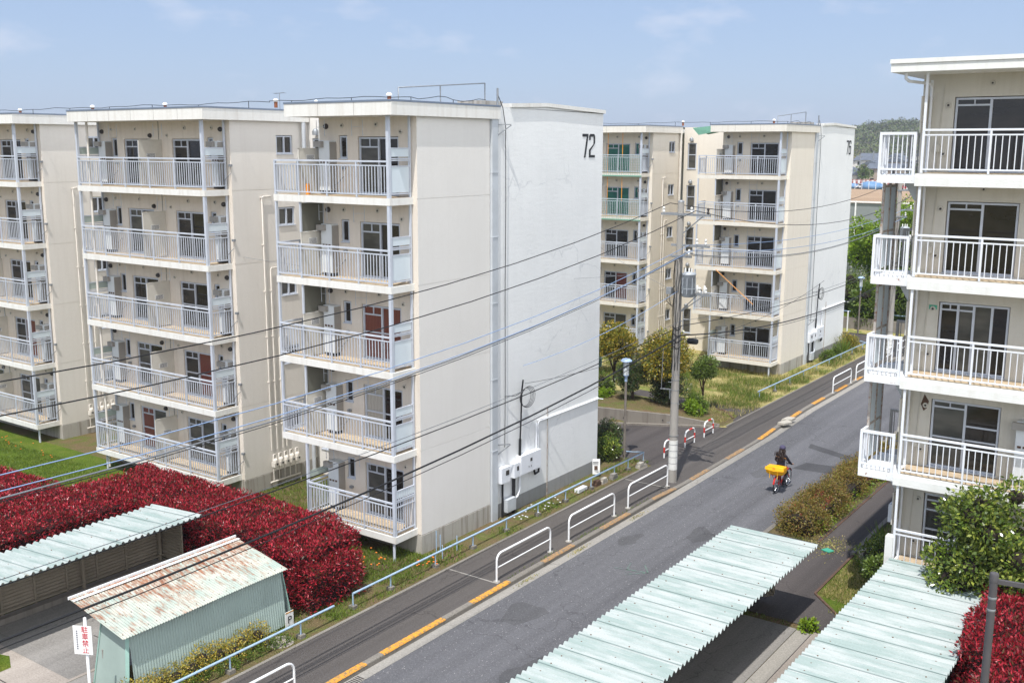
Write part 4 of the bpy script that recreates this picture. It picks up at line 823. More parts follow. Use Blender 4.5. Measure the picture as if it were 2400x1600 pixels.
def crown(root, blobs, n, ln, wd, mat_, seed, spread=.8, core=None, name='crown', jit=.12):
    rs = np.random.RandomState(seed); P_ = []; N_ = []; tot = sum(b[3]**2 for b in blobs)
    for x, y, z, r in blobs:
        p, d = blobpts((x, y, z), r, int(n*r*r/tot), rs); k = 1+jit*np.sin(d[:, :1]*7+x)*np.cos(d[:, 1:2]*6+y)+jit*np.sin(d[:, 2:]*9)
        P_.append(np.array([x, y, z])+(p-np.array([x, y, z]))*k); N_.append(d)
    o = leaves(name, np.concatenate(P_), np.concatenate(N_), ln, wd, mat_, root, spread, seed)
    if core:
        m = MB()
        for x, y, z, r in blobs: m.ball((x, y, z), r*.42, 8)  # dark balls added inside the leaf blobs as a light-blocking core
        m.build('light_block_core', core, root)
    return o
def trunk(root, pts, r0, r1, limbs=()):
    m = MB(); n = len(pts); m.tube(pts, [r0+(r1-r0)*i/(n-1) for i in range(n)], 8)
    for l in limbs: m.tube(l, [r1*.8, r1*.55, r1*.3][:len(l)], 6)
    return m.build('trunk', 'bark', root)
def blobfield(c, rx, ry, rz, n, r, seed, zmin=-1):
    rs = np.random.RandomState(seed); out = []
    while len(out) < n:
        d = rs.uniform(-1, 1, 3)
        if np.linalg.norm(d) < 1 and d[2] > zmin: out.append((c[0]+d[0]*rx, c[1]+d[1]*ry, c[2]+d[2]*rz, r*rs.uniform(.7, 1.25)))
    return out
def blades(name, rects, n, h, wd, mat_, seed, label, cat, mask=None):
    rs = np.random.RandomState(seed); P_ = []; ar = [(b-a)*(d-c) for a, b, c, d in rects]; t = sum(ar)
    for (a, b, c, d), q in zip(rects, ar):
        k = int(n*q/t); x = rs.uniform(a, b, k); y = rs.uniform(c, d, k)
        for u, v in zip(x, y):
            if lump(u*.9, v*.9)+rs.uniform(-.4, .4) > (-.15 if mask is None else mask): P_.append((u, v, .005))
    P_ = np.array(P_); o = leaves(name, P_, np.tile([0, 0, 1.0], (len(P_), 1)), h, wd, mat_, None, .45, seed, .2); return stuff(o, label, cat)

# hedges and shrubs
t = thing('hedge', 'red photinia hedge wrapping the left bicycle shelter and the rusty shed', 'hedge', (-25, 20.6, 0))
hedge(t, [(-31.0, -21.6, 18.95, 21.55), (-21.65, -20.5, 18.65, 21.2), (-31.0, -28.2, 4, 19.0), (-46, -30.9, 15.6, 18.45)], 1.72, 'photinia', 'corered', 640, .10, .037, 3, .16, .05, .85)
hedge(t, [(-20.75, -19.95, 18.75, 20.7)], 1.3, 'photinia', 'corered', 640, .10, .037, 6, .14, .05, .85)
rs_ = np.random.RandomState(14); k_ = 1400; P_ = np.stack([rs_.uniform(-30.8, -20.7, k_), rs_.uniform(18.8, 21.3, k_), rs_.uniform(1.62, 1.86, k_)], 1); leaves('young_shoots', P_, np.tile([0, 0, 1.0], (k_, 1)), .13, .034, 'photinia', t, .5, 15, .3)
t = thing('hedge', 'red photinia hedge at the right edge behind the dark grey pole', 'hedge', (-3, 22, 0))
hedge(t, [(-4.3, -1.6, 22.6, 26.4), (-3.6, -1.6, 14, 22.8)], 2.4, 'photinia', 'corered', 600, .11, .040, 4, .18, .05, .85)
t = thing('hedge', 'low olive brown azalea hedge between the road and the footpath', 'hedge', (-11.5, 37.5, 0))
rs_ = np.random.RandomState(8); bl_ = [(rs_.uniform(-12.0, -10.95), rs_.uniform(32.7, 43.4), rs_.uniform(.2, .5), rs_.uniform(.38, .58)) for _ in range(95)]
crown(t, bl_, 62000, .07, .036, 'azalea', 9, .9, 'core', 'foliage'); MB().box(-11.95, -11.0, 32.8, 43.2, -.02, .5).build('light_block_core', 'core', t)  # dark box added under the azalea leaves to block light
crown(t, [(-11.2, 34.2, .85, .3), (-11.6, 33.1, .6, .35), (-10.95, 38.2, .8, .28)], 420, .06, .03, 'photinia', 10, .9, None, 'reddish_shoots')
crown(t, [(-10.85+.1*math.sin(i*2.3), 33+.8*i, .2, .28) for i in range(13)], 1500, .07, .035, 'fresh', 11, .9, None, 'green_shoots')
t = thing('camellia_tree', 'glossy dark green camellia in front of the right block', 'tree', (-4.7, 26.9, 0))
crown(t, blobfield((-4.5, 26.6, 2.7), 1.05, .8, 1.55, 24, .5, 21)+[(-4.7, 26.4, 4.25, .42), (-4.0, 26.6, 4.5, .45), (-5.3, 26.2, 2.2, .5)], 14000, .13, .068, 'camellia', 12, .8, 'core')
crown(t, blobfield((-5.45, 26.3, 3.2), .25, .2, .5, 5, .16, 5), 130, .07, .04, 'fresh', 13, .8, None, 'young_shoots')
trunk(t, [(-4.7, 26.9, 0), (-4.6, 26.7, 1.2), (-4.5, 26.6, 2.4)], .09, .05)
def roundtree(name, label, x, y, z0, zc, r, flat, n, ln, wd, mt, seed, k=14, core='core', tr=.08):
    t = thing(name, label, 'tree', (x, y, z0)); crown(t, blobfield((x, y, zc), r*.7, r*.7, r*.62*flat, k, r*.48, seed, -.8)+[(x, y, zc, r*.72)], n, ln, wd, mt, seed, .8, core)
    trunk(t, [(x, y, z0-.1), (x+.05, y, z0+(zc-z0)*.5), (x, y, zc)], tr, tr*.7, [[(x, y, z0+(zc-z0)*.5), (x+r*.4, y+.1, zc), (x+r*.6, y, zc+r*.3)], [(x, y, z0+(zc-z0)*.45), (x-r*.4, y-.1, zc), (x-r*.5, y, zc+r*.3)]]); return t
roundtree('photinia_tree', 'round tree with golden bronze leaves behind the utility pole', -22.4, 44.9, .3, 2.9, 1.45, .85, 12500, .13, .065, 'golden', 31)
t = bpy.data.objects['photinia_tree']; crown(t, blobfield((-22.4, 44.6, 1.5), .8, .5, .7, 9, .45, 77), 3200, .11, .055, 'dkgreen', 78, .8, 'core', 'lower_foliage')
roundtree('photinia_tree', 'golden bronze tree half hidden behind the corner of the 72 block', -25.75, 45.2, .5, 3.0, 1.2, 1.0, 8500, .13, .065, 'golden', 32)
t = roundtree('evergreen_shrub', 'dark green shrub with pale blossom spots beside the lamp post', -24.0, 44.0, .5, 1.9, .85, 1.5, 7500, .11, .06, 'dkgreen', 33)
roundtree('topiary_tree', 'small round clipped tree on a thin trunk by the dry lawn', -21.35, 46.3, 0, 2.15, .72, .72, 5500, .09, .05, 'topiary', 34, 10, 'core', .06)
def bush(name, label, x, y, z, r, flat, n, ln, wd, mt, seed, k=6, core='core'):
    t = thing(name, label, 'shrub', (x, y, z)); crown(t, blobfield((x, y, z+r*flat*.55), r*.55, r*.55, r*.5*flat, k, r*.5, seed, -.7), int(n*1.5), ln, wd, mt, seed, .8, core, 'foliage'); return t
for i, (lb, x, y, z, r, fl_, n, mt) in enumerate([
    ('dark evergreen bush at the far corner of the 72 block', -21.35, 37.0, 0, .85, 1.15, 2600, 'dkgreen'), ('glossy green bush against the lamp post foot', -20.75, 36.35, 0, .65, 1.25, 1900, 'camellia'),
    ('bright yellow green bush on the retaining wall by the lamp post', -25.2, 43.5, .6, .5, .9, 900, 'fresh'), ('yellow green bush behind the lamp post', -25.6, 44.2, .6, .6, 1.5, 1200, 'midgreen'),
    ('lime green bush right of the utility pole', -20.95, 44.5, .3, .5, .8, 1000, 'fresh'), ('leafy green shrub under the small clipped tree', -21.0, 45.2, .1, .7, 1.6, 1900, 'midgreen'), ('dark fern like bush beside the white gable corner', -26.6, 42.2, .7, .7, 1.2, 1500, 'dkgreen'),
    ('pale green bush between the dark shrub and the golden tree', -23.6, 46.6, .2, .8, 1.3, 1500, 'midgreen'),
    ('reddish bronze bush at the far end of the blue fence', -20.3, 66.0, 0, .85, 1.15, 2000, 'golden'), ('leafy green plant beside the gable of the 76 block', -20.5, 61.8, 0, .6, 1.1, 1100, 'midgreen'), ('second green plant along the gable of the 76 block', -20.6, 63.6, 0, .5, 1.1, 800, 'midgreen'),
    ('green weed clump at the end of the shelter pad', -8.6, 25.95, 0, .28, .8, 350, 'fresh'), ('rose bush beside the pale rocks', -8.35, 31.5, 0, .75, 1.0, 1500, 'camellia'), ('dark rose bush in front of the pale rocks', -8.1, 30.3, 0, .55, .9, 900, 'topiary'), ('climbing rose at the end pillar of the right block', -7.5, 28.0, 1.2, .5, 1.3, 900, 'topiary')]):
    bush('shrub', lb, x, y, z, r, fl_, n, .1, .05, mt, 40+i)
# sword leaved plants
def sword(label, x, y, h, n, mt, seed):
    rs = np.random.RandomState(seed); pts = np.array([(x, y, .05)]*n)+rs.normal(0, .06, (n, 3))*[1, 1, 0]; o = leaves('sword_plant', pts, np.tile([0, 0, 1.0], (n, 1)), h, .05, mt, None, .5, seed); return tag(o, label, 'plant')
sword('spiky yucca at the gable of the 76 block', -20.35, 64.6, 1.0, 60, 'midgreen', 1); sword('iris leaves by the path at the right block', -8.7, 33.2, .7, 70, 'midgreen', 2)
for i, (x, y, r, l) in enumerate(((-8.75, 31.9, .38, 'larger pale rock beside the rose bush'), (-8.5, 30.7, .2, 'smaller pale rock nearer the grass'))):
    m = MB(); m.ball((x, y, .16), r, 9, 0, .8); o = m.build('rock', 'rock')
    for v in o.data.vertices: v.co *= 1+.22*math.sin(v.co.x*19+i)*math.cos(v.co.y*17)
    tag(o, l, 'rock', 'rocks by the footpath')
t = thing('shrub_row', 'low yellow leaved shrub row under the green shed wall', 'shrub', (-19.95, 15, 0))
crown(t, [(-19.98+.12*math.sin(i*2.1), 10.5+.42*i, .22+.06*math.sin(i*1.3), .36) for i in range(16)], 15000, .055, .032, 'yelshrub', 61, .9, 'core', 'foliage')
crown(t, [(-19.62+.08*math.sin(i*1.7), 10.5+.42*i, .08, .25) for i in range(17)], 6000, .06, .035, 'midgreen', 62, .9, None, 'ground_leaves')
# grass and weeds
blades('grass', [(-46, -30.7, 18.7, 23.2), (-30.7, -25.2, 21.7, 23.6), (-30, -25, 24, 27.5)], 42000, .11, .018, 'grassg', 71, 'short green lawn grass in front of the 72 block', 'grass', -.6)
blades('grass', [(-24.5, -19.25, 19.0, 23.9)], 17000, .13, .02, 'grassg', 72, 'weedy grass between the red hedge and the 72 block', 'grass', -.35)
blades('weeds', [(-20.3, -19.2, 24, 37), (-20.3, -19.2, 17.4, 19.5)], 5200, .12, .03, 'grassg', 73, 'sparse weeds along the foot of the gable wall', 'weeds', .12)
blades('grass', [(-31, -19.3, 48.8, 56.2), (-22, -19.2, 46, 49), (-20.9, -19.2, 56, 68)], 20000, .22, .024, 'grassd', 74, 'dry straw coloured grass around the 76 block', 'grass', -.5)
blades('grass', [(-24, -19.3, 47.6, 50.5), (-20.3, -19.2, 49, 66), (-31, -25, 49, 54), (-26, -19.6, 50, 55)], 22000, .26, .024, 'grassg', 75, 'tall green grass beside the far pavement', 'grass', -.1)
blades('grass', [(-9.2, -7.5, 28.2, 32), (-9.2, -7.5, 28.2, 32), (-8.6, -7.4, 27.3, 28.5)], 9000, .1, .018, 'grassd', 76, 'green verge grass between footpath and right block', 'grass', -.6)
blades('weeds', [(-19.9, -19.16, 9, 17.6), (-10.9, -8.9, 25.85, 26.15), (-17.2, -17.12, 24, 34)], 2600, .09, .02, 'grassg', 77, 'thin weeds along kerbs and edges', 'weeds', 0)
blades('grass', [(-24, -19.4, 43.8, 46.6)], 4000, .14, .022, 'grassd', 79, 'thin dry grass on the raised bed', 'grass', -.3)
for k, (mt, rects, n, lb) in enumerate((('petal', [(-44, -38, 22.6, 23.3), (-25.2, -24.6, 25.0, 26.3), (-22, -20.6, 21.9, 22.9), (-19.9, -19.3, 22.8, 23.8)], 70, 'orange poppies dotted in the grass around the 72 block'), ('petalw', [(-19.9, -19.4, 27.6, 30.6)], 26, 'tiny white flowers beside the gable of the 72 block'))):
    m = MB()
    for a, b, c, d in rects:
        for _ in range(n//len(rects)): x, y = R.uniform(a, b), R.uniform(c, d); m.lathe([(.012, 0), (.035, .03)], (x, y, R.uniform(.12, .3)), 5)
    stuff(m.build('flowers', mt), lb, 'flowers')

P_ = np.stack([NR.normal(-10.25, .35, 900), NR.normal(32.25, .45, 900), np.full(900, .012)], 1); stuff(leaves('dry_leaves', P_, np.tile([0, 0, .3], (900, 1)), .06, .03, 'grassd', None, .9, 88, 0), 'dry brown leaf litter at the end of the azalea hedge', 'leaf litter')
P_ = np.stack([NR.uniform(-16.85, -16.7, 300), NR.choice([27.4, 31.4, 24.5], 300)+NR.normal(0, .3, 300), np.full(300, -.1)], 1); stuff(leaves('dry_leaves', P_, np.tile([0, 0, .3], (300, 1)), .05, .03, 'grassd', None, .9, 89, 0), 'small heaps of dry leaves in the gutter', 'leaf litter')
# ------------------------------------------------------------------ corrugated shelters and shed
def corr(m, x0, z0, x1, z1, y0, y1, pitch, amp, th=.006, k=6, mi=0, sag=0):
    ys = np.arange(y0, y1+1e-6, pitch/k); prof = []
    for i, y in enumerate(ys): prof.append((y, amp*max(-1, min(1, 1.35*math.sin(2*math.pi*(y-y0)/pitch)))+(.012*(int((y-y0)/(pitch*4)+.25) % 2) if pitch > .1 else 0)))
    vs = []; n = len(prof); nx = 5
    for j in range(nx):
        f = j/(nx-1); x = x0+(x1-x0)*f; z = z0+(z1-z0)*f
        for y, h in prof: vs.append((x, y, z+h+sag*math.sin(y*1.1+f*2)))
    for j in range(nx):
        f = j/(nx-1); x = x0+(x1-x0)*f; z = z0+(z1-z0)*f
        for y, h in prof: vs.append((x, y, z+h-th+sag*math.sin(y*1.1+f*2)))
    N = n*nx; fs = []
    for j in range(nx-1):
        for i in range(n-1):
            a = j*n+i; fs.append((a, a+1, a+n+1, a+n)); fs.append((N+a, N+a+n, N+a+n+1, N+a+1))
    for i in range(n-1): fs.append((i, N+i, N+i+1, i+1)); a = (nx-1)*n+i; fs.append((a, a+1, N+a+1, N+a))
    m.add(vs, fs, mi, False)
def hslat(m, ax, pos, u0, u1, z0, z1, pitch, amp):
    zs = np.arange(z0, z1+1e-6, pitch/4); pr = [(z, amp*math.sin(2*math.pi*i/4)) for i, z in enumerate(zs)]
    for (za, ha), (zb, hb) in zip(pr, pr[1:]):
        if ax == 'x': m.quad((pos+ha, u0, za), (pos+ha, u1, za), (pos+hb, u1, zb), (pos+hb, u0, zb))
        else: m.quad((u0, pos+ha, za), (u1, pos+ha, za), (u1, pos+hb, zb), (u0, pos+hb, zb))
def shelter(label, xb, xf, zb, zf, y0, y1, back, wallm, ends=(True, True), pitch=.202):
    # xb: back eave x, xf: front eave x, back: x of the back wall
    t = thing('bicycle_shelter', label, 'bicycle shelter', ((xb+xf)/2, (y0+y1)/2, 0))
    sg = 1 if xf > xb else -1
    m = MB(); corr(m, min(xb, xf), zb if xb < xf else zf, max(xb, xf), zf if xb < xf else zb, y0, y1, pitch, .044); o = m.build('roof', 'mint', t)
    b = MB()
    for f in (.12, .5, .88):
        x = xb+(xf-xb)*f; z = zb+(zf-zb)*f; y = y0+pitch*.25
        while y < y1: 
            b.lathe([(.016, 0), (.019, .014), (.005, .022)], (x, y, z+.042), 6); y += pitch*(2 if f != .5 else 3)
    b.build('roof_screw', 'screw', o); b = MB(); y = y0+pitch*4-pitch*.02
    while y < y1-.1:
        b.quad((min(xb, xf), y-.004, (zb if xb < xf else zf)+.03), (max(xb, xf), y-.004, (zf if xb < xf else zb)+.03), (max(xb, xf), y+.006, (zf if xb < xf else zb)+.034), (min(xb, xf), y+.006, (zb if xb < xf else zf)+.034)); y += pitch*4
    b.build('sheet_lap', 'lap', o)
    zt = lambda x: zb+(zf-zb)*(x-xb)/(xf-xb)-.05
    m = MB(); hslat(m, 'x', back, y0+.15, y1-.12, .22, zt(back)-.06, .1, .016); m.build('back_wall', wallm, t)
    for ye, on in ((y0+.13, ends[0]), (y1-.1, ends[1])):
        if not on: continue
        x2 = back+sg*1.05; m = MB(); hslat(m, 'y', ye, min(back, x2), max(back, x2), .22, zt(x2)-.25, .1, .014); hslat(m, 'y', ye, min(back, x2-sg*.2), max(back, x2-sg*.2), zt(x2)-.26, zt(x2)-.06, .1, .014); m.build('end_wall', wallm, t)
        m = MB(); m.tube([(back, ye, .1), (back, ye, zt(back)-.2), (back+sg*.15, ye, zt(back)-.03), (x2-sg*.22, ye, zt(x2)-.04), (x2-sg*.03, ye, zt(x2)-.2), (x2, ye, zt(x2)-.45), (x2, ye, .3), (x2-sg*.2, ye, .16), (back, ye, .15)], .028, 7); m.build('end_frame', 'slat' if wallm == 'slat' else 'mintwall', t)
    y = y0+.3; n = max(2, int((y1-y0)/2.4))
    for i in range(n+1):
        y = y0+.25+(y1-y0-.5)*i/n; x = back+sg*.12
        m = MB(); m.box(x-.04, x+.04, y-.04, y+.04, -.02, zt(x)); m.bar((x, y, zt(x)-.03), (xf-sg*.08, y, zt(xf)-.01), .05, .07); m.bar((x, y, zt(x)-.55), (x+sg*.75, y, zt(x)-.05), .04, .04); m.build('post', 'slat', t)
    m = MB(); m.tube([(back+sg*.16, y0+.15, .32), (back+sg*.16, y1-.15, .32)], .025, 6); m.build('lower_rail', 'slat', t)
    m = MB()
    for f in (.12, .5, .88): x = xb+(xf-xb)*f; z = zb+(zf-zb)*f-.058; m.box(x-.03, x+.03, y0+.04, y1-.04, z-.03, z)
    m.build('purlin', 'slat', t)
    n = int((y1-y0)/1.05)
    for i in range(n): y = y0+.8+i*(y1-y0-1.2)/n; MB().box(back+sg*.02, back+sg*.05, y-.03, y+.03, .2, zt(back)-.08).build('stud', 'slat', t)
    MB().box(min(back, back+sg*.16)-.05, max(back, back+sg*.16)+.05, y0+.1, y1-.1, -.05, .17).build('kerb_base', 'concrete', t)
    return t
shelter('bicycle shelter with mint corrugated roof beside the red hedge corner on the left', -26.98, -24.6, 1.78, 1.94, 8.0, 18.86, -26.62, 'slat')
shelter('long mint corrugated bicycle shelter roof alongside the road', -11.42, -8.86, 2.0, 2.0, 9.0, 27.15, -11.1, 'slat')
shelter('mint corrugated bicycle shelter touching the red hedge and camellia on the right', -4.2, -7.0, 2.0, 2.0, 11.0, 27.33, -4.45, 'mintwall')
t76 = shelter('mint roofed bicycle shelter under the balconies of the 76 block', -31.5, -29.0, 2.2, 2.2, 46.4, 51.6, -31.2, 'mintwall')
# rusty shed
t = thing('tin_shed', 'green tin shed with rust streaked roof beside the sidewalk', 'shed', (-21.1, 15.5, 0))
m = MB(); corr(m, -22.22, 2.05, -20.12, 1.63, 13.02, 18.05, .076, .011, .006, 4, 0, .012); o = m.build('roof', 'rust', t)
m = MB(); m.bar((-22.22, 13.0, 2.075), (-22.22, 18.07, 2.075), .03, .07); m.bar((-22.06, 13.02, 2.05), (-22.06, 18.05, 2.05), .1, .006); m.build('ridge_trim', 'rustsheet', o)
m = MB(); ys = np.arange(13.3, 18.0, .019); P_ = [(y, .006*math.sin(2*math.pi*(y-13.3)/.076)) for y in ys]; vs = []
for y, h in P_: vs += [(-20.18+h, y, .04), (-20.33+h, y, 1.6)]
m.add(vs, [(2*i, 2*i+2, 2*i+3, 2*i+1) for i in range(len(P_)-1)]); m.build('long_wall', 'shedwall', t)
for y, yo in ((13.26, 13.08), (17.98, 18.2)):
    m = MB(); m.add([(-20.32, y, 1.58), (-21.25, y, 1.8), (-21.5, yo, .03), (-20.2, yo, .03)], [(0, 1, 2, 3)]); e = m.build('end_wall', 'shedwall', t)
    m = MB(); m.bar((-20.3, y-.01, 1.6), (-20.18, yo-.01, .03), .09, .02); m.bar((-21.27, y-.01, 1.8), (-21.52, yo-.01, .03), .03, .03); m.bar((-20.3, y-.02, 1.6), (-21.25, y-.02, 1.8), .03, .04); m.build('corner_trim', 'mintwall', e)
m = MB(); m.box(-21.23, -21.2, 13.16, 13.2, .1, 1.0); m.build('vent_slot', 'heaters', t)
for y in (13.5, 15.5, 17.7): m = MB(); m.box(-21.4, -21.34, y-.03, y+.03, 0, 1.9); m.bar((-20.4, y, 1.62), (-22.1, y, 2.02), .05, .06); m.build('post', 'slat', t)
m = MB()
for f in (.04, .3, .62, .93):
    y = 13.1
    while y < 18: x = -22.2+2.1*f; m.lathe([(.012, 0), (.012, .012)], (x, y, 2.05-.42*f+.012), 6); y += .23
m.build('roof_screw', 'screw', o)
t = thing('placard', 'small cream parking placard with yellow top by the end of the green shed', 'sign', (-20.0, 17.95, 0))
m = MB(); m.box(-20.01, -19.99, 17.78, 18.06, .02, .5); m.build('board', 'paper', t); m = MB(); m.box(-19.989, -19.987, 17.78, 18.06, .46, .5); m.build('top_strip', 'yellow', t)
def text(parent, name, s, size, mat_, loc, rot, ext=.002, sx=1.0):
    c = bpy.data.curves.new('t', 'FONT'); c.body = s; c.size = size; c.align_x = 'CENTER'; c.align_y = 'CENTER'; c.extrude = ext
    o = bpy.data.objects.new('t', c); COL.objects.link(o); bpy.context.view_layer.update()
    me = bpy.data.meshes.new_from_object(o.evaluated_get(bpy.context.evaluated_depsgraph_get())); bpy.data.objects.remove(o); me.name = name
    me.materials.clear(); me.materials.append(MT[mat_]); n = bpy.data.objects.new(name, me); COL.objects.link(n); n.parent = parent
    n.location = Vector(loc)-wloc(parent); n.rotation_euler = rot; n.scale = (sx, 1, 1); return n
text(t, 'lettering', 'P', .3, 'num', (-19.985, 17.92, .26), (rad(90), 0, rad(90)))
# no parking sign
t = thing('parking_sign', 'white sign with red vertical lettering on a white post by the shed', 'sign', (-20.42, 12.3, 0))
MB().lathe([(.035, 0), (.035, 2.35), (.01, 2.37)], (-20.42, 12.3, 0), 12).build('post', 'whitepaint', t)
a = rad(28); ca, sa = math.cos(a), math.sin(a); cx, cy = -20.44, 12.235
def sp(u, v, w=0): return (cx+u*ca+w*sa, cy+u*sa-w*ca, v)
m = MB(); m.prism([sp(-.22, 1.5), sp(.22, 1.5), sp(.22, 2.18), sp(-.22, 2.18)], (sa*.012, -ca*.012, 0)); bd = m.build('board', 'signwhite', t)
for i, ch in enumerate('駐車禁止'): text(t, 'lettering', ch, .165, 'signred', sp(.06, 2.09-.165*i, .016), (rad(90), 0, a))
m = MB()
for i in range(9): m.prism([sp(-.15, 1.62+.052*i, .014), sp(-.115, 1.62+.052*i, .014), sp(-.115, 1.655+.052*i, .014), sp(-.15, 1.655+.052*i, .014)], (sa*.002, -ca*.002, 0))
m.build('small_lettering', 'signgrey', t)
t = thing('notice_board', 'small white notice with red mark at the gable corner of the 72 block', 'sign', (-20.1, 34.1, 0))
m = MB(); m.prism([(-20.2, 33.98, .12), (-19.98, 34.18, .12), (-20.02, 34.22, .72), (-20.24, 34.02, .72)], (-.01, .012, 0)); m.build('board', 'signwhite', t)
m = MB(); m.prism([(-20.15, 34.02, .3), (-20.05, 34.11, .3), (-20.06, 34.12, .46), (-20.16, 34.03, .46)], (.003, -.003, 0)); m.build('red_mark', 'brick', t)
m = MB()
for z in (.6, .54, .2): m.prism([(-20.2, 34.0, z), (-20.04, 34.14, z), (-20.04, 34.14, z+.03), (-20.2, 34.0, z+.03)], (.003, -.003, 0))
m.build('lettering', 'ink', t)

# ------------------------------------------------------------------ rails and fences
def guard(y0, y1, x, label, h=.86, r=.032, red=False, rust=False, group='white guard rails along the kerb'):
    t = thing('guard_rail', label, 'guard rail', (x, (y0+y1)/2, 0), group); c = .22 if not red else .2; z0 = kz((y0+y1)/2)
    def arc(cy, s): return [(x, cy+s*c*math.cos(a), z0+h-c+c*math.sin(a)) for a in np.linspace(0, math.pi/2, 6)]
    P_ = [(x, y0, -.05)]+arc(y0+c, -1)+arc(y1-c, 1)[::-1]+[(x, y1, -.05)]
    o = MB().tube(P_, r, 9).build('frame', 'rustsheet' if rust else 'whitepaint', t)
    MB().tube([(x, y0, z0+h*.5), (x, y1, z0+h*.5)], r*.62, 7).build('mid_rail', 'whitepaint', t)
    for y in (y0, y1): MB().lathe([(.11, 0), (.1, .015)], (x, y, z0+.003), 10).build('foot', 'gut', t)
    if red:
        for pts in ([(x, y0, .22), (x, y0, .46)], [(x, y1, .22), (x, y1, .46)], [(x, (y0+y1)/2-.14, z0+h), (x, (y0+y1)/2+.2, z0+h)]): MB().tube(pts, r*1.06, 9).build('red_band', 'redpaint', t)
    return t
XR_ = -17.32
guard(12.55, 15.6, XR_, 'rusty white guard rail nearest the camera at the bottom edge', rust=True)
for (a, b), l in zip(((23.67, 26.57), (27.68, 30.66), (31.66, 34.72), (53.76, 56.74), (57.63, 60.6), (61.6, 64.5), (65.6, 68.4)),
    ('white guard rail in front of the cream side wall of the 72 block', 'white guard rail in front of the meter boxes of the 72 block', 'white guard rail ending at the foot of the utility pole', 'white guard rail farther along the kerb, first beyond the side lane', 'white guard rail second beyond the side lane', 'white guard rail third beyond the side lane, behind the escape landings', 'white guard rail farthest up the road')): guard(a, b, XR_, l)
for (a, b), l in zip(((37.98, 38.9), (39.93, 40.85), (41.85, 42.78)), ('red and white hoop barrier half hidden by the utility pole', 'red and white hoop barrier in the middle of three', 'red and white hoop barrier next to the retaining wall end')): guard(a, b, -19.13, l, .78, .034, True, False, 'hoop barriers across the side lane')
def bluefence(pts, label, posts, h=.44):
    t = thing('pipe_fence', label, 'fence', (pts[0][0], pts[0][1], 0)); MB().tube([(x, y, h) for x, y in pts], .033, 8).build('rail', 'bluerail', t)
    for x, y in posts: o = MB().tube([(x, y, .02), (x, y, h-.03)], .024, 7).build('post', 'bluerail', t); MB().box(x-.09, x+.09, y-.09, y+.09, -.02, .1).build('foot', 'kerb', o)
bluefence([(-19.42, 8), (-19.36, 18.95)], 'pale blue pipe fence beside the green shed and manhole', [(-19.4, 9), (-19.4, 11), (-19.39, 13), (-19.38, 15.4), (-19.37, 17.73)])
bluefence([(-19.5, 19.83), (-19.5, 30), (-19.52, 36.9), (-20.15, 36.55)], 'pale blue pipe fence in front of the gable of the 72 block', [(-19.5, 19.83), (-19.5, 21.4), (-19.5, 23.45), (-19.5, 25.35), (-19.5, 27.2), (-19.5, 29.1), (-19.5, 30.9), (-19.5, 32.7), (-19.52, 34.5), (-19.52, 35.6), (-19.52, 36.88)])
bluefence([(-19.95, 50.0), (-19.7, 67.2), (-20.2, 67.6)], 'pale blue pipe fence along the dry grass of the 76 block', [(-19.95+.015*i, 50.2+2.1*i) for i in range(9)])
for x, y, z, l in ((-20.2, 24.35, .75, 'tallest pale blue garden stake at the wall corner of the 72 block'), (-20.12, 24.45, .6, 'pale garden stake just right of the tallest one'), (-19.8, 24.9, .5, 'short garden stake behind the blue fence'), (-19.75, 24.1, .45, 'short garden stake nearest the camera at the blue fence')): tag(MB().tube([(x, y, 0), (x, y, z)], .018, 6).build('garden_stake', 'bluerail'), l, 'stake', 'garden stakes')
for x, y, l, mt in ((-19.5, 33.6, 'pale concrete blocks beside the blue fence', 'rock'), (-19.45, 34.3, 'upright concrete block by the blue fence', 'gut'), (-19.55, 33.2, 'orange brick lying by the blue fence', 'brick'), (-19.3, 36.2, 'concrete block at the fence corner by the lane', 'rock')):
    m = MB(); m.box(x-.1, x+.1, y-.2, y+.2, 0, .12); m.box(x-.07, x+.11, y-.16, y+.12, .122, .22); tag(m.build('concrete_block', mt), l, 'block')
MB().box(-19.9, -19.65, 32.1, 32.7, 0, .14); tag(MB().box(-19.8, -19.6, 32.0, 32.6, .0, .13).build('planter_box', 'railwhite'), 'white planter box behind the blue fence', 'planter')
m = MB(); m.box(-21.2, -20.6, 22.2, 22.7, .0, .03); tag(m.build('stone_plate', 'brick'), 'flat square stone plate in the grass near the balcony corner post', 'stone plate')
m = MB(); m.prism([(-10.3, 31.75, .02), (-10.0, 31.65, .02), (-9.9, 31.85, .03), (-10.15, 31.95, .04)], (0, 0, .03)); tag(m.build('plastic_scrap', 'green'), 'green plastic scrap on the path at the end of the azalea hedge', 'scrap')

# ------------------------------------------------------------------ lamps
def lamp(x, y, h, label):
    t = thing('park_lamp', label, 'lamp post', (x, y, 0), 'lamp posts with blue caps'); MB().tube([(x, y, -.02), (x, y, h-.95)], [.06, .048], 10).build('pole', 'lamppole', t)
    MB().lathe([(.06, 0), (.06, .2), (.11, .24), (.11, .27)], (x, y, h-.97), 14).build('collar', 'lampblue', t); MB().lathe([(.1, 0), (.115, .58)], (x, y, h-.70), 14).build('lantern', 'lampglass', t)
    m = MB()
    for k in range(4): a = math.pi/4+k*math.pi/2; m.tube([(x+.115*math.cos(a), y+.115*math.sin(a), h-.70), (x+.125*math.cos(a), y+.125*math.sin(a), h-.12)], .012, 5)
    m.build('cage', 'galv', t); MB().lathe([(.24, 0), (.23, .035), (.15, .09), (.03, .12)], (x, y, h-.12), 18).build('cap', 'lampblue', t)
lamp(-20.4, 36.85, 4.28, 'street lamp with blue cap at the corner of the 72 block'); lamp(-22.0, 73.0, 4.0, 'distant street lamp with blue cap beyond the 76 block')
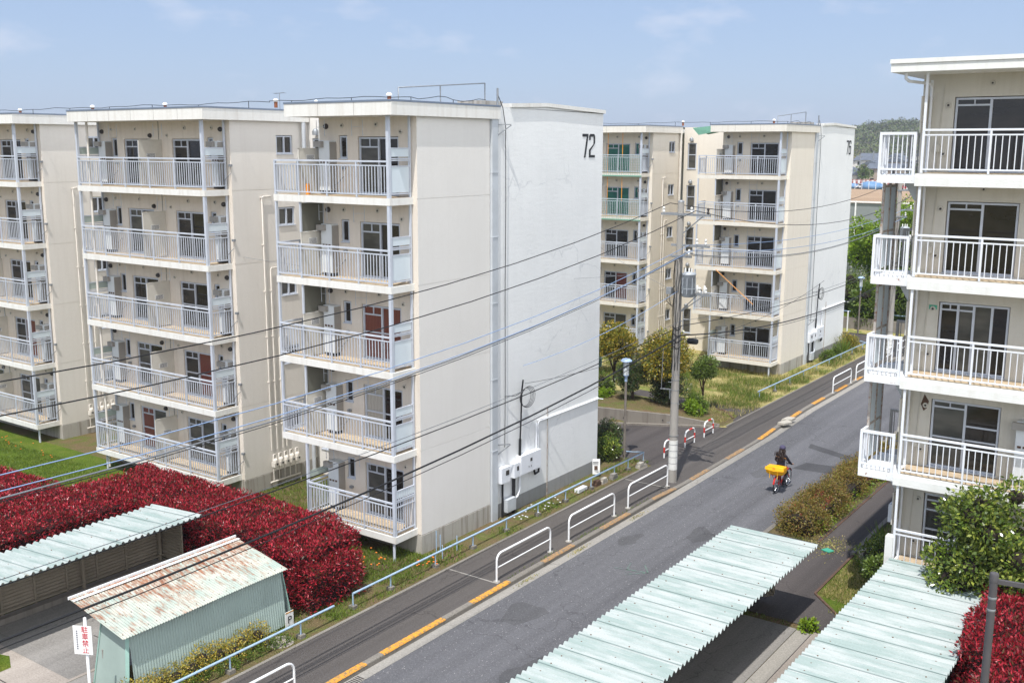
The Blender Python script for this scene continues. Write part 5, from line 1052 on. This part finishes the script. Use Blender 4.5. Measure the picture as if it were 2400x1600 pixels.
t = thing('pole_frame', 'dark grey pole with a horizontal arm in front of the right red hedge', 'pole', (-2.76, 17, 0))
MB().tube([(-2.76, 17, 0), (-2.76, 17, 6.12)], .062, 12).build('pole', 'darkpole', t); MB().lathe([(.068, 0), (.068, .12), (.06, .14)], (-2.76, 17, 6.04), 12).build('cap', 'darkpole', t)
MB().bar((-2.76, 17, 6.05), (.4, 17.4, 6.08), .055, .07).build('arm', 'darkpole', t); m = MB()
for z in (5.75, 5.55, 3.9): m.lathe([(.064, 0), (.07, .02), (.064, .04)], (-2.76, 17, z), 12)
m.build('collar', 'galv', t)
t = thing('white_post', 'thin white post by the far lane behind the 76 block', 'post', (-22.9, 73.4, 0)); MB().tube([(-22.9, 73.4, 0), (-22.9, 73.4, 1.4)], .05, 8).build('post', 'whitepaint', t); MB().lathe([(.06, 0), (.02, .05)], (-22.9, 73.4, 1.4), 8).build('cap', 'whitepaint', t)

# ------------------------------------------------------------------ utility poles and wires
def utility(x, y, label, full=True):
    t = thing('utility_pole', label, 'utility pole', (x, y, 0)); MB().tube([(x, y, -.1), (x, y, 3), (x, y, 7), (x, y, 10.75)], [.175, .155, .135, .115], 14).build('shaft', 'polecon', t)
    MB().lathe([(.118, 0), (.12, .05), (.02, .09)], (x, y, 10.74), 12).build('pole_cap', 'galv', t)
    m = MB(); m.lathe([(.178, .45), (.172, 1.62)], (x, y, 0), 16); o = m.build('white_band', 'porcelain', t)
    m = MB()
    for z in (.7, .95, 1.2, 1.45, 1.8): m.lathe([(.179, 0), (.179, .018)], (x, y, z), 16)
    m.build('strap', 'galv', o)
    for z, x0, x1, yy in ((10.3, -.75, 1.25, -.1), (9.15, -.35, 1.2, .0), (8.75, -.3, .55, -.12), (7.35, -.35, 1.3, .05), (10.3, -.7, .4, .18)):
        m = MB(); m.box(x+x0, x+x1, y+yy-.04, y+yy+.04, z-.04, z+.04); m.build('crossarm', 'galv', t)
    for z, x1, yy in ((10.26, .95, -.1), (7.3, 1.0, .05), (7.3, .7, .15)): m = MB(); m.bar((x, y, z-.75), (x+x1, y+yy, z), .035, .035); m.build('brace', 'galv', t)
    for dx, z, yy in ((-.65, 10.34, -.1), (1.15, 10.34, -.1), (.35, 10.34, .18), (1.05, 9.2, 0), (.7, 9.2, 0), (.45, 8.8, -.12), (.6, 7.4, .05), (.85, 7.4, .05), (1.1, 7.4, .05)):
        m = MB(); m.lathe([(.03, 0), (.05, .03), (.05, .09), (.03, .1), (.03, .13), (.05, .15), (.045, .2), (.02, .23)], (x+dx, y+yy, z), 9); m.build('insulator', 'porcelain' if z < 10 or dx < 1 else 'vent', t)
    m = MB(); c = (x+.46, y-.08, 7.28); m.lathe([(.2, -.03), (.25, 0), (.25, .78), (.27, .8), (.27, .84), (.15, .9)], c, 18); o = m.build('transformer', 'trafo', t)
    m = MB()
    for k in range(8): a = k*math.pi/4+.2; m.box(c[0]+.25*math.cos(a)-.015, c[0]+.25*math.cos(a)+.015, c[1]+.25*math.sin(a)-.015, c[1]+.25*math.sin(a)+.015, c[2]+.1, c[2]+.7)
    m.lathe([(.257, 0), (.257, .02)], (c[0], c[1], c[2]+.28), 18); m.build('cooling_rib', 'trafo', o)
    for k in (-1, 0, 1): MB().lathe([(.03, 0), (.045, .05), (.03, .1), (.04, .14), (.015, .2)], (c[0]+.13*k, c[1]-.05*abs(k), c[2]+.86), 8).build('bushing', 'porcelain', o)
    for dx, yy in ((.35, .2), (.75, .2), (1.05, .2)): MB().lathe([(.04, 0), (.06, .08), (.06, .2), (.03, .28)], (x+dx, y+yy-.15, 7.42), 8).build('fuse_cutout', 'porcelain', t)
    m = MB()
    for i in range(17): z = 4.2+i*.36; m.lathe([(.15-.004*i*.7, 0), (.152-.004*i*.7, .03)], (x, y, z), 12)
    m.build('steel_strap', 'galv', t)
    for i in range(10): z = 2.3+.8*i; s_ = 1 if i % 2 else -1; MB().tube([(x, y, z), (x+.26*s_, y-.1, z)], .011, 5).build('step_bolt', 'galv', t)
    m = MB()
    for j in range(5): m.tube([(x+.15*math.cos(1.2*j)+.02*math.sin(z*5+j), y-.14+.04*math.sin(j), z) for z in np.linspace(4.4, 8.6, 16)], .013, 5)
    for j in range(4): m.tube([(x-.02+.16*math.cos(a), y+.17*math.sin(a), 5.3+.24*j+.06*math.sin(2*a)) for a in np.linspace(0, 6.28, 13)], .016, 5)
    m.tube([(x-.15, y, 7.6), (x-.4, y-.1, 7.4), (x-.42, y-.1, 7.0), (x-.2, y, 6.8)], .014, 5); m.tube([(x-.2, y, 7.4), (x-.38, y, 7.2), (x-.3, y, 6.85), (x-.12, y, 6.95)], .014, 5); m.build('cable_bundle', 'wirebk', t)
    MB().box(x-.42, x-.2, y-.2, y+.0, 7.3, 7.55).build('switch_box', 'galv', t)
    m = MB(); m.tube([(x-.5, y-.1, 5.2), (x-.54, y-.1, 3.62)], .012, 5); m.bar((x-.58, y-.1, 3.6), (x-.1, y-.05, 3.62), .03, .04); m.bar((x-.17, y-.08, 3.6), (x-.17, y-.08, 3.25), .04, .04); m.build('guy_bracket', 'galv', t)
    for z in (3.1, 3.6, 4.0): MB().lathe([(.16, 0), (.16, .025)], (x, y, z), 12).build('clamp', 'galv', t)
    return t
U = utility(-17.5, 35.5, 'concrete utility pole with transformer and white band at the kerb'); U2 = copy_tree(U); U2.location = (-17.5, 64.5, 0); U2['label'] = 'far utility pole with transformer seen behind the escape landings'; 
def cat(pts, label, r, mt, n=14):
    # pts: poles/anchors with sag per span
    P_ = []
    for (a, b, s) in pts:
        a = Vector(a); b = Vector(b)
        for i in range(n+1):
            f = i/n; p = a+(b-a)*f; p.z -= 4*s*f*(1-f); 
            if not P_ or i: P_.append(p)
    return tag(MB().tube(P_, r, 5).build('overhead_wire', mt), label, 'overhead wire', 'overhead wires along the road')
Yp, Yl, Yr = 35.5, -12.0, 64.5
def span(x, z, sl, sr, zl=None, zr=None, xl=None): return [((xl if xl is not None else x, Yl, zl if zl is not None else z), (x, Yp, z), sl), ((x, Yp, z), (x, Yr, zr if zr is not None else z), sr)]
cat(span(-17.95, 10.7, 1.95, .9, 10.5, 10.75, -17.3), 'topmost black overhead wire on the left of the poles', .014, 'wirebk'); cat(span(-16.9, 10.45, 2.1, 1.0, 10.2, 9.9), 'second black overhead wire from the top', .014, 'wirebk')
cat(span(-17.1, 9.18, 2.0, .55, 9.1, 9.2), 'upper pale blue overhead wire', .012, 'wireblue'); cat(span(-17.0, 8.98, 2.05, .65, 8.9, 8.75), 'lower pale blue overhead wire', .012, 'wireblue')
cat(span(-17.3, 8.85, 2.0, .9, 8.5, 8.65), 'thick grey cable under the blue wires', .02, 'wiregrey'); cat(span(-17.28, 8.80, 2.03, .92, 8.5, 8.65), 'thin dark cable lashed beneath the thick grey cable', .009, 'wirebk')
cat(span(-17.3, 5.75, 1.35, .8, 5.2, 5.3), 'thick black telephone cable crossing the rusty shed roof', .026, 'wirebk'); cat(span(-17.25, 5.62, 1.38, .8, 5.15, 5.25), 'thin cable twisted along the thick telephone cable', .011, 'wirebk')
cat(span(-17.3, 6.12, .95, .45, 6.0, 6.05), 'dark cable crossing the meter boxes of the 72 block', .015, 'wirebk'); cat(span(-17.35, 6.3, 1.05, .5, 6.2, 6.25), 'thin pale grey wire over the red hedge', .008, 'wiregrey')
cat([((-17.4, 35.5, 7.5), (-20.3, 29.3, 5.25), .25)], 'thin blue service wire to the gable of the 72 block', .011, 'wireblue'); cat([((-17.4, 35.5, 5.6), (-20.3, 29.4, 4.6), .2)], 'thin black service wire to the cable coil on the gable', .008, 'wirebk')
cat([((-17.4, 35.5, 5.4), (-20.9, 62.0, 4.9), .5)], 'thin black service wire to the gable of the 76 block', .01, 'wirebk'); cat([((-17.6, 35.5, 8.2), (-29.6, 24.6, 8.9), .6)], 'thin pale wire crossing to the left balconies', .006, 'wiregrey')
cat([((-17.6, 35.5, 7.4), (-20.7, 34.9, 9.0), .1), ], 'short slack wire from the pole to the white gable', .006, 'wiregrey')
m = MB(); m.tube([(-17.25, 36.0, 5.45), (-17.25, 36.08, 5.45), (-17.25, 36.65, 5.34), (-17.25, 36.72, 5.33)], [.05, .12, .12, .05], 10); o = m.build('cable_closure', 'black'); tag(o, 'black sleeve box hung on the telephone cable by the pole', 'cable box')
m = MB()
for y in (36.1, 36.6): m.tube([(-17.25, y, 5.45), (-17.25, y, 5.58)], .01, 5)
m.build('hanger', 'galv', o)

# ------------------------------------------------------------------ bicycle, bag, rider
bx = -13.76; zg = -.12
t = thing('bicycle', 'red delivery bicycle ridden up the road', 'bicycle', (bx, 37.35, zg))
def wheel(y, r=.33):
    m = MB(); m.tube([(bx, y+r*math.cos(a), zg+r+r*math.sin(a)) for a in np.linspace(0, 2*math.pi, 33)], .02, 8, 0, False); o = m.build('wheel', 'tyre', t)
    m = MB(); m.tube([(bx, y+(r-.03)*math.cos(a), zg+r+(r-.03)*math.sin(a)) for a in np.linspace(0, 2*math.pi, 33)], .012, 6, 0, False); m.build('rim', 'chrome', o)
    m = MB()
    for k in range(16): a = k*math.pi/8; m.tube([(bx+.03*(-1)**k, y, zg+r), (bx, y+(r-.03)*math.cos(a), zg+r+(r-.03)*math.sin(a))], .003, 4)
    m.lathe([(.03, -.05), (.03, .05)], (bx, y, zg+r), 8, ax='x'); m.build('spoke', 'chrome', o)
    m = MB(); a0, a1 = (.2, 2.9) if y < 37.3 else (.5, 2.6)
    aa = np.linspace(a0, a1, 14); vs = []
    for a in aa: vs += [(bx+s*.03, y+(r+.035)*math.cos(a), zg+r+(r+.035)*math.sin(a)) for s in (-1, 1)]
    m.add(vs, [(2*i, 2*i+1, 2*i+3, 2*i+2) for i in range(len(aa)-1)], 0, True); m.build('mudguard', 'bikered', o)
y0, y1 = 36.78, 37.93; wheel(y0); wheel(y1)
m = MB(); zb = zg+.30; bb = (bx, 37.22, zb); st = (bx, 37.08, zg+.78); hd = (bx, 37.74, zg+.82); hl = (bx, 37.79, zg+.62)
for a, b, r in ((bb, st, .018), (bb, hl, .024), ((bx, 37.12, zg+.55), (bx, 37.77, zg+.68), .02), ((bx+.05, y0, zg+.33), (bx+.03, 37.2, zb), .012), ((bx-.05, y0, zg+.33), (bx-.03, 37.2, zb), .012), ((bx+.05, y0, zg+.33), (bx, 37.1, zg+.7), .011), ((bx-.05, y0, zg+.33), (bx, 37.1, zg+.7), .011), ((bx+.05, y1, zg+.33), hl, .015), ((bx-.05, y1, zg+.33), hl, .015), (hl, hd, .02)): m.tube([a, b], r, 7)
m.build('frame', 'bikered', t)
m = MB(); m.tube([hd, (bx, 37.72, zg+.98)], .014, 6); m.tube([(bx-.30, 37.56, zg+.98), (bx-.22, 37.66, zg+1.0), (bx, 37.74, zg+.99), (bx+.22, 37.66, zg+1.0), (bx+.30, 37.56, zg+.98)], .012, 6); hb = m.build('handlebar', 'chrome', t)
for s in (-1, 1): MB().tube([(bx+s*.31, 37.55, zg+.98), (bx+s*.27, 37.60, zg+.985)], .019, 7).build('grip', 'black', hb)
m = MB(); m.tube([(bx, 37.0, zg+.86), (bx, 37.08, zg+.87), (bx, 37.24, zg+.86)], [.09, .08, .03], 8); m.build('saddle', 'black', t)
m = MB(); m.box(bx-.17, bx+.17, 36.55, 37.0, zg+.735, zg+.755)
for s in (-1, 1): m.tube([(bx+s*.07, y0, zg+.33), (bx+s*.15, 36.65, zg+.735)], .01, 6)
m.build('rear_rack', 'bikered', t); m = MB(); m.box(bx-.1, bx+.1, 37.86, 37.95, zg+.86, zg+.93); m.build('head_lamp', 'chrome', t)
for s, dy, dz in ((1, -.14, -.02), (-1, .14, .02)): m = MB(); m.bar((bx+s*.09, 37.22, zb), (bx+s*.09, 37.22+dy, zb+dz-.08), .02, .025); m.box(bx+s*.09-.01, bx+s*.19+.01*s, 37.22+dy-.04, 37.22+dy+.04, zb+dz-.095, zb+dz-.07); m.build('pedal', 'black', t)
m = MB(); m.lathe([(.095, -.006), (.095, .006)], (bx+.06, 37.22, zb), 16, ax='x'); m.tube([(bx+.06, y0, zg+.38), (bx+.06, 37.22, zb+.09)], .008, 5); m.tube([(bx+.06, y0, zg+.28), (bx+.06, 37.22, zb-.09)], .008, 5); m.build('chain_guard', 'bikered', t)
# bag
bm = MB(); X0, X1, Y0, Y1, Z0, Z1 = bx-.33, bx+.31, 36.52, 36.86, zg+.757, zg+1.08
ring = lambda z, g, sy: [(X0-g, Y0-g, z), (bx, Y0-g-sy, z), (X1+g, Y0-g, z), (X1+g+.01, (Y0+Y1)/2, z), (X1+g, Y1+g, z), (bx, Y1+g, z), (X0-g, Y1+g, z), (X0-g-.01, (Y0+Y1)/2, z)]
vs = []; lv = [(Z0, -.03, 0), (Z0+.05, .01, .02), (Z0+.18, .02, .045), (Z0+.30, .012, .02), (Z1-.03, -.01, .01), (Z1, -.06, 0)]
for z, g, sy in lv: vs += [(x, y, zz+.02*math.sin(x*9+zz*5)) for x, y, zz in ring(z, g, sy)]
fs = [(i*8+k, i*8+(k+1) % 8, (i+1)*8+(k+1) % 8, (i+1)*8+k) for i in range(len(lv)-1) for k in range(8)]+[tuple(range(8))[::-1], tuple(range(40, 48))]
bm.add(vs, fs, 0, False); bg_ = bm.build('delivery_bag', 'mail'); tag(bg_, 'bulging yellow vinyl bag on the rear rack of the red bicycle', 'bag')
m = MB(); m.add([(X0-.05, Y0-.07, Z0+.2), (bx, Y0-.10, Z0+.17), (X1+.05, Y0-.07, Z0+.2), (X1+.04, Y0-.04, Z1-.02), (bx, Y0-.03, Z1), (X0-.04, Y0-.04, Z1-.02)], [(0, 1, 4, 5), (1, 2, 3, 4)]); m.build('flap', 'mail', bg_)
m = MB()
for x in (bx-.16, bx+.14): m.box(x-.012, x+.012, Y0-.11, Y0-.105, Z0-.1, Z0+.2)
m.build('strap', 'mail', bg_)
m = MB(); m.box(bx-.06, bx+.04, Y0-.108, Y0-.104, Z0+.27, Z0+.30); m.build('red_print', 'signred', bg_)
# rider
t = thing('person', 'long haired person in navy jacket and dark cap riding the red bicycle, seen from behind', 'person', (bx, 37.15, zg))
V_ = []; E_ = []; Rr = []
def J(p, r, par=None):
    V_.append(p); Rr.append(r); i = len(V_)-1
    if par is not None: E_.append((par, i))
    return i
q = lambda x, y, z: (bx+x, y, zg+z)
pel = J(q(0, 37.1, .96), (.155, .125)); sp1 = J(q(0, 37.11, 1.12), (.15, .11), pel); ch = J(q(0, 37.14, 1.3), (.165, .115), sp1); nk = J(q(0, 37.17, 1.44), (.06, .06), ch); h0 = J(q(0, 37.19, 1.53), (.07, .075), nk); h1 = J(q(0, 37.205, 1.61), (.078, .09), h0); h2 = J(q(0, 37.2, 1.685), (.06, .07), h1); J(q(0, 37.305, 1.575), (.014, .016), h1)
for s in (-1, 1):
    sh = J(q(s*.17, 37.15, 1.36), (.068, .068), ch); el = J(q(s*.27, 37.28, 1.13), (.052, .052), sh); wr = J(q(s*.285, 37.49, 1.0), (.036, .036), el); pm_ = J(q(s*.285, 37.545, .995), (.034, .022), wr)
    for k in range(4):
        xx = s*(.255+.02*k); L_ = (.9, 1.0, .95, .8)[k]; a = J(q(xx, 37.582, 1.006), (.0095, .0095), pm_); b = J(q(xx, 37.605*1-.0+.008*L_, .985), (.009, .009), a); J(q(xx, 37.588, .962), (.0085, .0085), b)
    a = J(q(s*.25, 37.535, .975), (.010, .010), pm_); b = J(q(s*.245, 37.56, .955), (.0095, .0095), a); J(q(s*.25, 37.585, .952), (.009, .009), b)
    up_ = s > 0; hp = J(q(s*.09, 37.13, .9), (.098, .1), pel); kn = J(q(s*.12, 37.50, .76 if not up_ else .62), (.064, .066), hp); 
    fy, fz_ = (37.36, .30) if not up_ else (37.1, .27); an = J(q(s*.13, fy-.1+.03, fz_+.06), (.045, .045), kn); to = J(q(s*.13, fy+.06, fz_-.015), (.04, .03), an); J(q(s*.13, fy+.13, fz_-.02), (.034, .024), to)
me = bpy.data.meshes.new('body'); me.from_pydata([tuple(Vector(v)-Vector((bx, 37.15, zg))) for v in V_], E_, []); bo = bpy.data.objects.new('body', me); COL.objects.link(bo)
sk = bo.modifiers.new('s', 'SKIN'); sk.use_smooth_shade = True; ss = bo.modifiers.new('u', 'SUBSURF'); ss.levels = 2; ss.render_levels = 2
for i, r in enumerate(Rr): me.skin_vertices[0].data[i].radius = r; me.skin_vertices[0].data[i].use_root = (i == 0)
bpy.context.view_layer.update(); me2 = bpy.data.meshes.new_from_object(bo.evaluated_get(bpy.context.evaluated_depsgraph_get())); bpy.data.objects.remove(bo); me2.name = 'body'; me2.materials.clear()
for k in ('skin', 'navy', 'trouser', 'shoe'): me2.materials.append(MT[k])
for p in me2.polygons:
    c = p.center; z = c.z; p.use_smooth = True; hand = abs(c.x) > .2 and c.y > .335
    p.material_index = 0 if (z > 1.455 or hand) else (3 if z < .36 and c.y < .4 else (2 if z < .93 and abs(c.x) < .22 and c.y < .5 else 1))
bo = bpy.data.objects.new('body', me2); COL.objects.link(bo); bo.parent = t
m = MB(); P_ = []
hp_, hd_ = blobpts(q(0, 37.19, 1.6), .118, 900, NR, .2, 1.0); kp = (hp_[:, 1] < 37.22)
hs = np.concatenate([hp_[kp], np.stack([NR.normal(bx, .085, 700), NR.normal(37.09, .035, 700), zg+NR.uniform(1.28, 1.56, 700)], 1)]); hn = np.tile([0, -.5, -1.0], (len(hs), 1)); leaves('hair', hs, hn, .13, .02, 'hair', t, .25, 3, -.3)
m = MB(); m.lathe([(.118, 0), (.122, .03), (.105, .08), (.06, .115), (.01, .125)], q(0, 37.195, 1.645), 18); cp_ = m.build('cap', 'cap', t); MB().prism([q(-.08, 37.3, 1.648), q(.08, 37.3, 1.648), q(.05, 37.39, 1.64), q(-.05, 37.39, 1.64)], (0, 0, .012)).build('peak', 'cap', cp_)
m = MB(); m.tube([q(-.2, 37.09, 1.33), q(-.1, 37.035, 1.335), q(-.04, 37.025, 1.335)], .009, 5); m.tube([q(.04, 37.025, 1.335), q(.1, 37.035, 1.33), q(.2, 37.09, 1.3)], .009, 5); m.build('jacket_stripe', 'orangecloth', t)
m = MB()
for s in (-1, 1): m.ball(q(s*.03, 37.288, 1.6), .011, 8)
m.build('eye', 'black', t); MB().tube([q(-.022, 37.288, 1.545), q(.022, 37.288, 1.545)], .006, 5).build('mouth', 'brick', t)

# ------------------------------------------------------------------ far background
def tree_far(label, x, y, z0, h, r, n, ln, mt, seed, k=10):
    t = thing('tree', label, 'tree', (x, y, z0)); crown(t, blobfield((x, y, z0+h-r*.9), r*.65, r*.65, r*.75, k, r*.5, seed), n, ln, ln*.5, mt, seed, .8, 'core'); trunk(t, [(x, y, z0-.2), (x, y, z0+h*.4), (x, y, z0+h-r)], .14, .09); return t
roundtree('topiary_tree', 'large dome shaped clipped evergreen beyond the 76 block', -23.2, 77.5, .8, 2.6, 1.75, 1.1, 4500, .13, .07, 'topiary', 91)
for i, (x, y, h, r, mt, l) in enumerate(((-24.2, 82, 7.6, 2.0, 'fresh', 'bright green tree behind the 76 gable, left one'), (-21.6, 80, 8.4, 2.2, 'fresh', 'bright green tree seen above the third escape landing'), (-19.4, 79, 7.9, 2.0, 'midgreen', 'green tree between the screens of the escape landings'), (-18.0, 84, 9.0, 2.4, 'fresh', 'tall bright tree just left of the right block'), (-21.8, 76, 3.2, 1.5, 'midgreen', 'low green tree on the far retaining wall'), (-19.0, 75.5, 4.4, 1.8, 'midgreen', 'round green tree near the far lane'), (-25.2, 79, 3.0, 1.3, 'camellia', 'small dark tree by the far white shed'))):
    tree_far(l, x, y, .7, h-.7, r*1.2, 9000, .24, mt, 100+i)
m = MB(); m.box(-60, -10, 74.6, 74.8, -.1, .8); tag(m.build('retaining_wall', 'concrete'), 'concrete retaining wall along the far lane', 'retaining wall'); struct(MB().box(-60, -10, 74.81, 92, -.1, .7).build('raised_ground', 'lawn'))
bluefence([(-30, 75.2), (-12, 75.2)], 'pale blue pipe fence on the far retaining wall', [(-29+2*i, 75.2) for i in range(9)], 1.15)
t = thing('white_shed', 'small white shed with dark window among the far trees', 'shed', (-27.2, 84, .7)); MB().box(-29.5, -25.6, 83.5, 86, .7, 4.3).build('wall', 'houseW', t); MB().box(-29.7, -25.4, 83.3, 86.2, 4.3, 4.5).build('roof', 'roofdark', t); window(t, 'window', 'y', 83.5, -27.4, -26.5, 2.4, 3.5, -.01)
t = thing('screen_fence', 'tall grey screen fence with white frame before the brown field', 'fence', (-40, 112, 0)); MB().box(-70, -14, 112, 112.1, -.1, 7.1).build('sheet', 'stucco', t)
m = MB()
for x in np.arange(-70, -14, 3.2): m.box(x-.06, x+.06, 111.8, 111.98, 0, 7.3)
for z in (7.15, 4.6, 2.3): m.box(-70, -14, 111.82, 111.95, z, z+.14)
m.build('frame', 'whitepaint', t)
t = thing('net_fence', 'thin white net fence posts around the brown field', 'fence', (-100, 342, 0)); m = MB()
for x in np.arange(-140, -50, 2.2): m.box(x-.07, x+.07, 342, 342.1, 0, 2.6)
m.build('post', 'whitepaint', t); MB().box(-140, -50, 342.0, 342.06, 2.5, 2.6).build('rail', 'whitepaint', t)
def house(x, y, z, wd, dp, h, mt, label, rm='roofdark', gable=True):
    t = thing('house', label, 'house', (x, y, z), 'houses below the far hill'); MB().box(x-wd/2, x+wd/2, y-dp/2, y+dp/2, z-3, z+h).build('wall', mt, t); rh = wd*.22
    m = MB(); e = .6
    if gable: m.prism([(x-wd/2-e, y-dp/2-e, z+h+.02), (x+wd/2+e, y-dp/2-e, z+h+.02), (x, y-dp/2-e, z+h+rh)], (0, dp+2*e, 0))
    else: m.prism([(x-wd/2-e, y-dp/2-e, z+h+.02), (x-wd/2-e, y+dp/2+e, z+h+.02), (x-wd/2-e, y, z+h+rh*.8)], (wd+2*e, 0, 0))
    m.build('roof', rm, t)
    for i in range(3):
        for j in range(int(h//2.7)): u = x-wd/2+wd*(i+.5)/3; MB().box(u-.6, u+.6, y-dp/2-.06, y-dp/2-.01, z+.9+2.7*j, z+2.2+2.7*j).build('window', 'glass', t)
rs = np.random.RandomState(5); hid = 0
rows = ((360, 0.2, 5, 7.5), (390, 1.2, 5, 8.5), (420, 2.5, 5.2, 8), (455, 4, 5, 9), (500, 6, 5, 9))
adj = ['broad', 'narrow', 'tall', 'squat', 'wide', 'small']; pl = ['nearest row', 'second row', 'middle row', 'fourth row', 'uppermost row']
for ri, (y, z, h, sp_) in enumerate(rows):
    k = 0; x = -.335*y
    while x < -.215*y:
        wd = rs.uniform(7, 11); gb = bool(rs.rand() < .5); mt = ['houseW', 'houseB'][rs.randint(2)]
        house(x+wd/2, y+rs.uniform(-5, 5), z+rs.uniform(-.3, .8), wd, 8, rs.choice([3.0, 5.4]), mt, '%s far house with %s roof, number %s from the left in the %s' % ({'houseW': 'white', 'houseB': 'tan'}[mt], 'gabled' if gb else 'ridged', ['one', 'two', 'three', 'four', 'five', 'six', 'seven', 'eight'][k], pl[ri]), 'roofdark', gb); x += wd+rs.uniform(1.5, 5); k += 1
for i, (x, y, h, l) in enumerate(((-107, 350, 8.4, 'light green street tree in front of the far houses'), (-116, 352, 6.5, 'small street tree at the edge of the 76 gable'), (-91, 352, 7, 'street tree seen through the top escape landing rails'))): tree_far(l, x, y, 0, h, 2.8, 900, .6, 'midgreen', 130+i, 6)
for i, (dx, mt, l) in enumerate(((0, 'carred', 'red car parked before the far houses, left one'), (6, 'carwhite', 'white car parked before the far houses'), (20, 'carred', 'red car parked before the far houses, right one'))):
    x = -112+dx; y = 346; t = thing('parked_car', l, 'car', (x, y, 0), 'cars parked before the far houses')
    m = MB(); m.prism([(x-2, y, .35), (x+2, y, .35), (x+2, y, .85), (x+1.3, y, .95), (x+.8, y, 1.45), (x-1, y, 1.45), (x-1.5, y, .95), (x-2, y, .85)], (0, 1.7, 0)); m.build('body', mt, t)
    for u in (-1.25, 1.25): MB().lathe([(.32, -.1), (.32, .1)], (x+u, y, .32), 12, ax='y').build('wheel', 'tyre', t)
    MB().prism([(x-1.2, y-.02, .98), (x+1.1, y-.02, .98), (x+.7, y-.02, 1.38), (x-.9, y-.02, 1.38)], (0, 1.74, 0)).build('window', 'glass', t)
for i, (x, l) in enumerate(((-104, 'blue tarpaulin covered heap before the far houses, larger'), (-113, 'blue covered heap before the far houses, smaller'))):
    m = MB(); m.ball((x, 349, .6), 2.6 if i else 4, 12, 0, .45); m.ball((x+3, 349.5, .5), 2.2, 12, 0, .5); tag(m.build('tarpaulin_heap', 'carblue'), l, 'tarpaulin')
m = MB(); m.box(-118, -100, 356, 356.3, 1.2, 2.6); t = m.build('banner_fence', 'bannerred'); tag(t, 'long red and white banner fence before the far houses', 'banner'); m = MB()
for x in np.arange(-118, -100, 1.5): m.box(x, x+.7, 355.9, 355.98, 1.3, 2.5)
m.build('white_panel', 'signwhite', t)
for i, (x, y, h) in enumerate(((-113, 365, 11), (-107, 395, 12), (-119, 400, 12), (-95, 380, 12))): t = thing('utility_pole', 'thin far utility pole among the houses, %s' % ['nearest', 'left of the gap', 'beside the 76 gable', 'behind the landing rails'][i], 'utility pole', (x, y, 0)); MB().tube([(x, y, 0), (x, y, h)], .2, 6).build('shaft', 'galv', t); MB().box(x-1, x+1, y-.1, y+.1, h-1, h-.8).build('crossarm', 'galv', t)
# wooded hill
m = MB(); nx, ny = 44, 14; vs = []
hz = lambda x, y: 7+16.5*math.exp(-((x+178)/62)**2)*min(1, max(0, (y-520)/110))+5*math.exp(-((x+80)/90)**2)*min(1, max(0, (y-520)/110))
for j in range(ny+1):
    for i in range(nx+1): x = -420+i*14; y = 520+j*16; vs.append((x, y, hz(x, y)*(1 if j < ny else .2)-1))
m.add(vs, [(j*(nx+1)+i, j*(nx+1)+i+1, (j+1)*(nx+1)+i+1, (j+1)*(nx+1)+i) for j in range(ny) for i in range(nx)], 0, True); struct(m.build('hill', 'terrain'))
rs = np.random.RandomState(9); P_ = []; N_ = []
for _ in range(620):
    x = rs.uniform(-230, -100); y = rs.uniform(526, 650); r = rs.uniform(2.0, 4.2)
    p, d = blobpts((x, y, hz(x, y)+r*.3), r, 110, rs, .4); P_.append(p); N_.append(d)
stuff(leaves('woodland', np.concatenate(P_), np.concatenate(N_), 1.0, .75, 'farwood', None, .9, 9), 'hazy wooded hill beyond the houses', 'woodland')

# ------------------------------------------------------------------ air
hm = bpy.data.materials.new('air_haze'); hm.use_nodes = True; hn_ = hm.node_tree; hn_.nodes.clear(); pv_ = hn_.nodes.new('ShaderNodeVolumePrincipled'); ho = hn_.nodes.new('ShaderNodeOutputMaterial')
pv_.inputs['Density'].default_value = .0003; pv_.inputs['Color'].default_value = (.78, .86, 1, 1); pv_.inputs['Anisotropy'].default_value = .2; hn_.links.new(pv_.outputs[0], ho.inputs['Volume'])
MT['haze'] = hm; o = MB().box(-460, 60, -40, 790, -5, 44).build('haze', 'haze'); stuff(o, 'thin pale haze in front of the far hill and houses', 'haze')
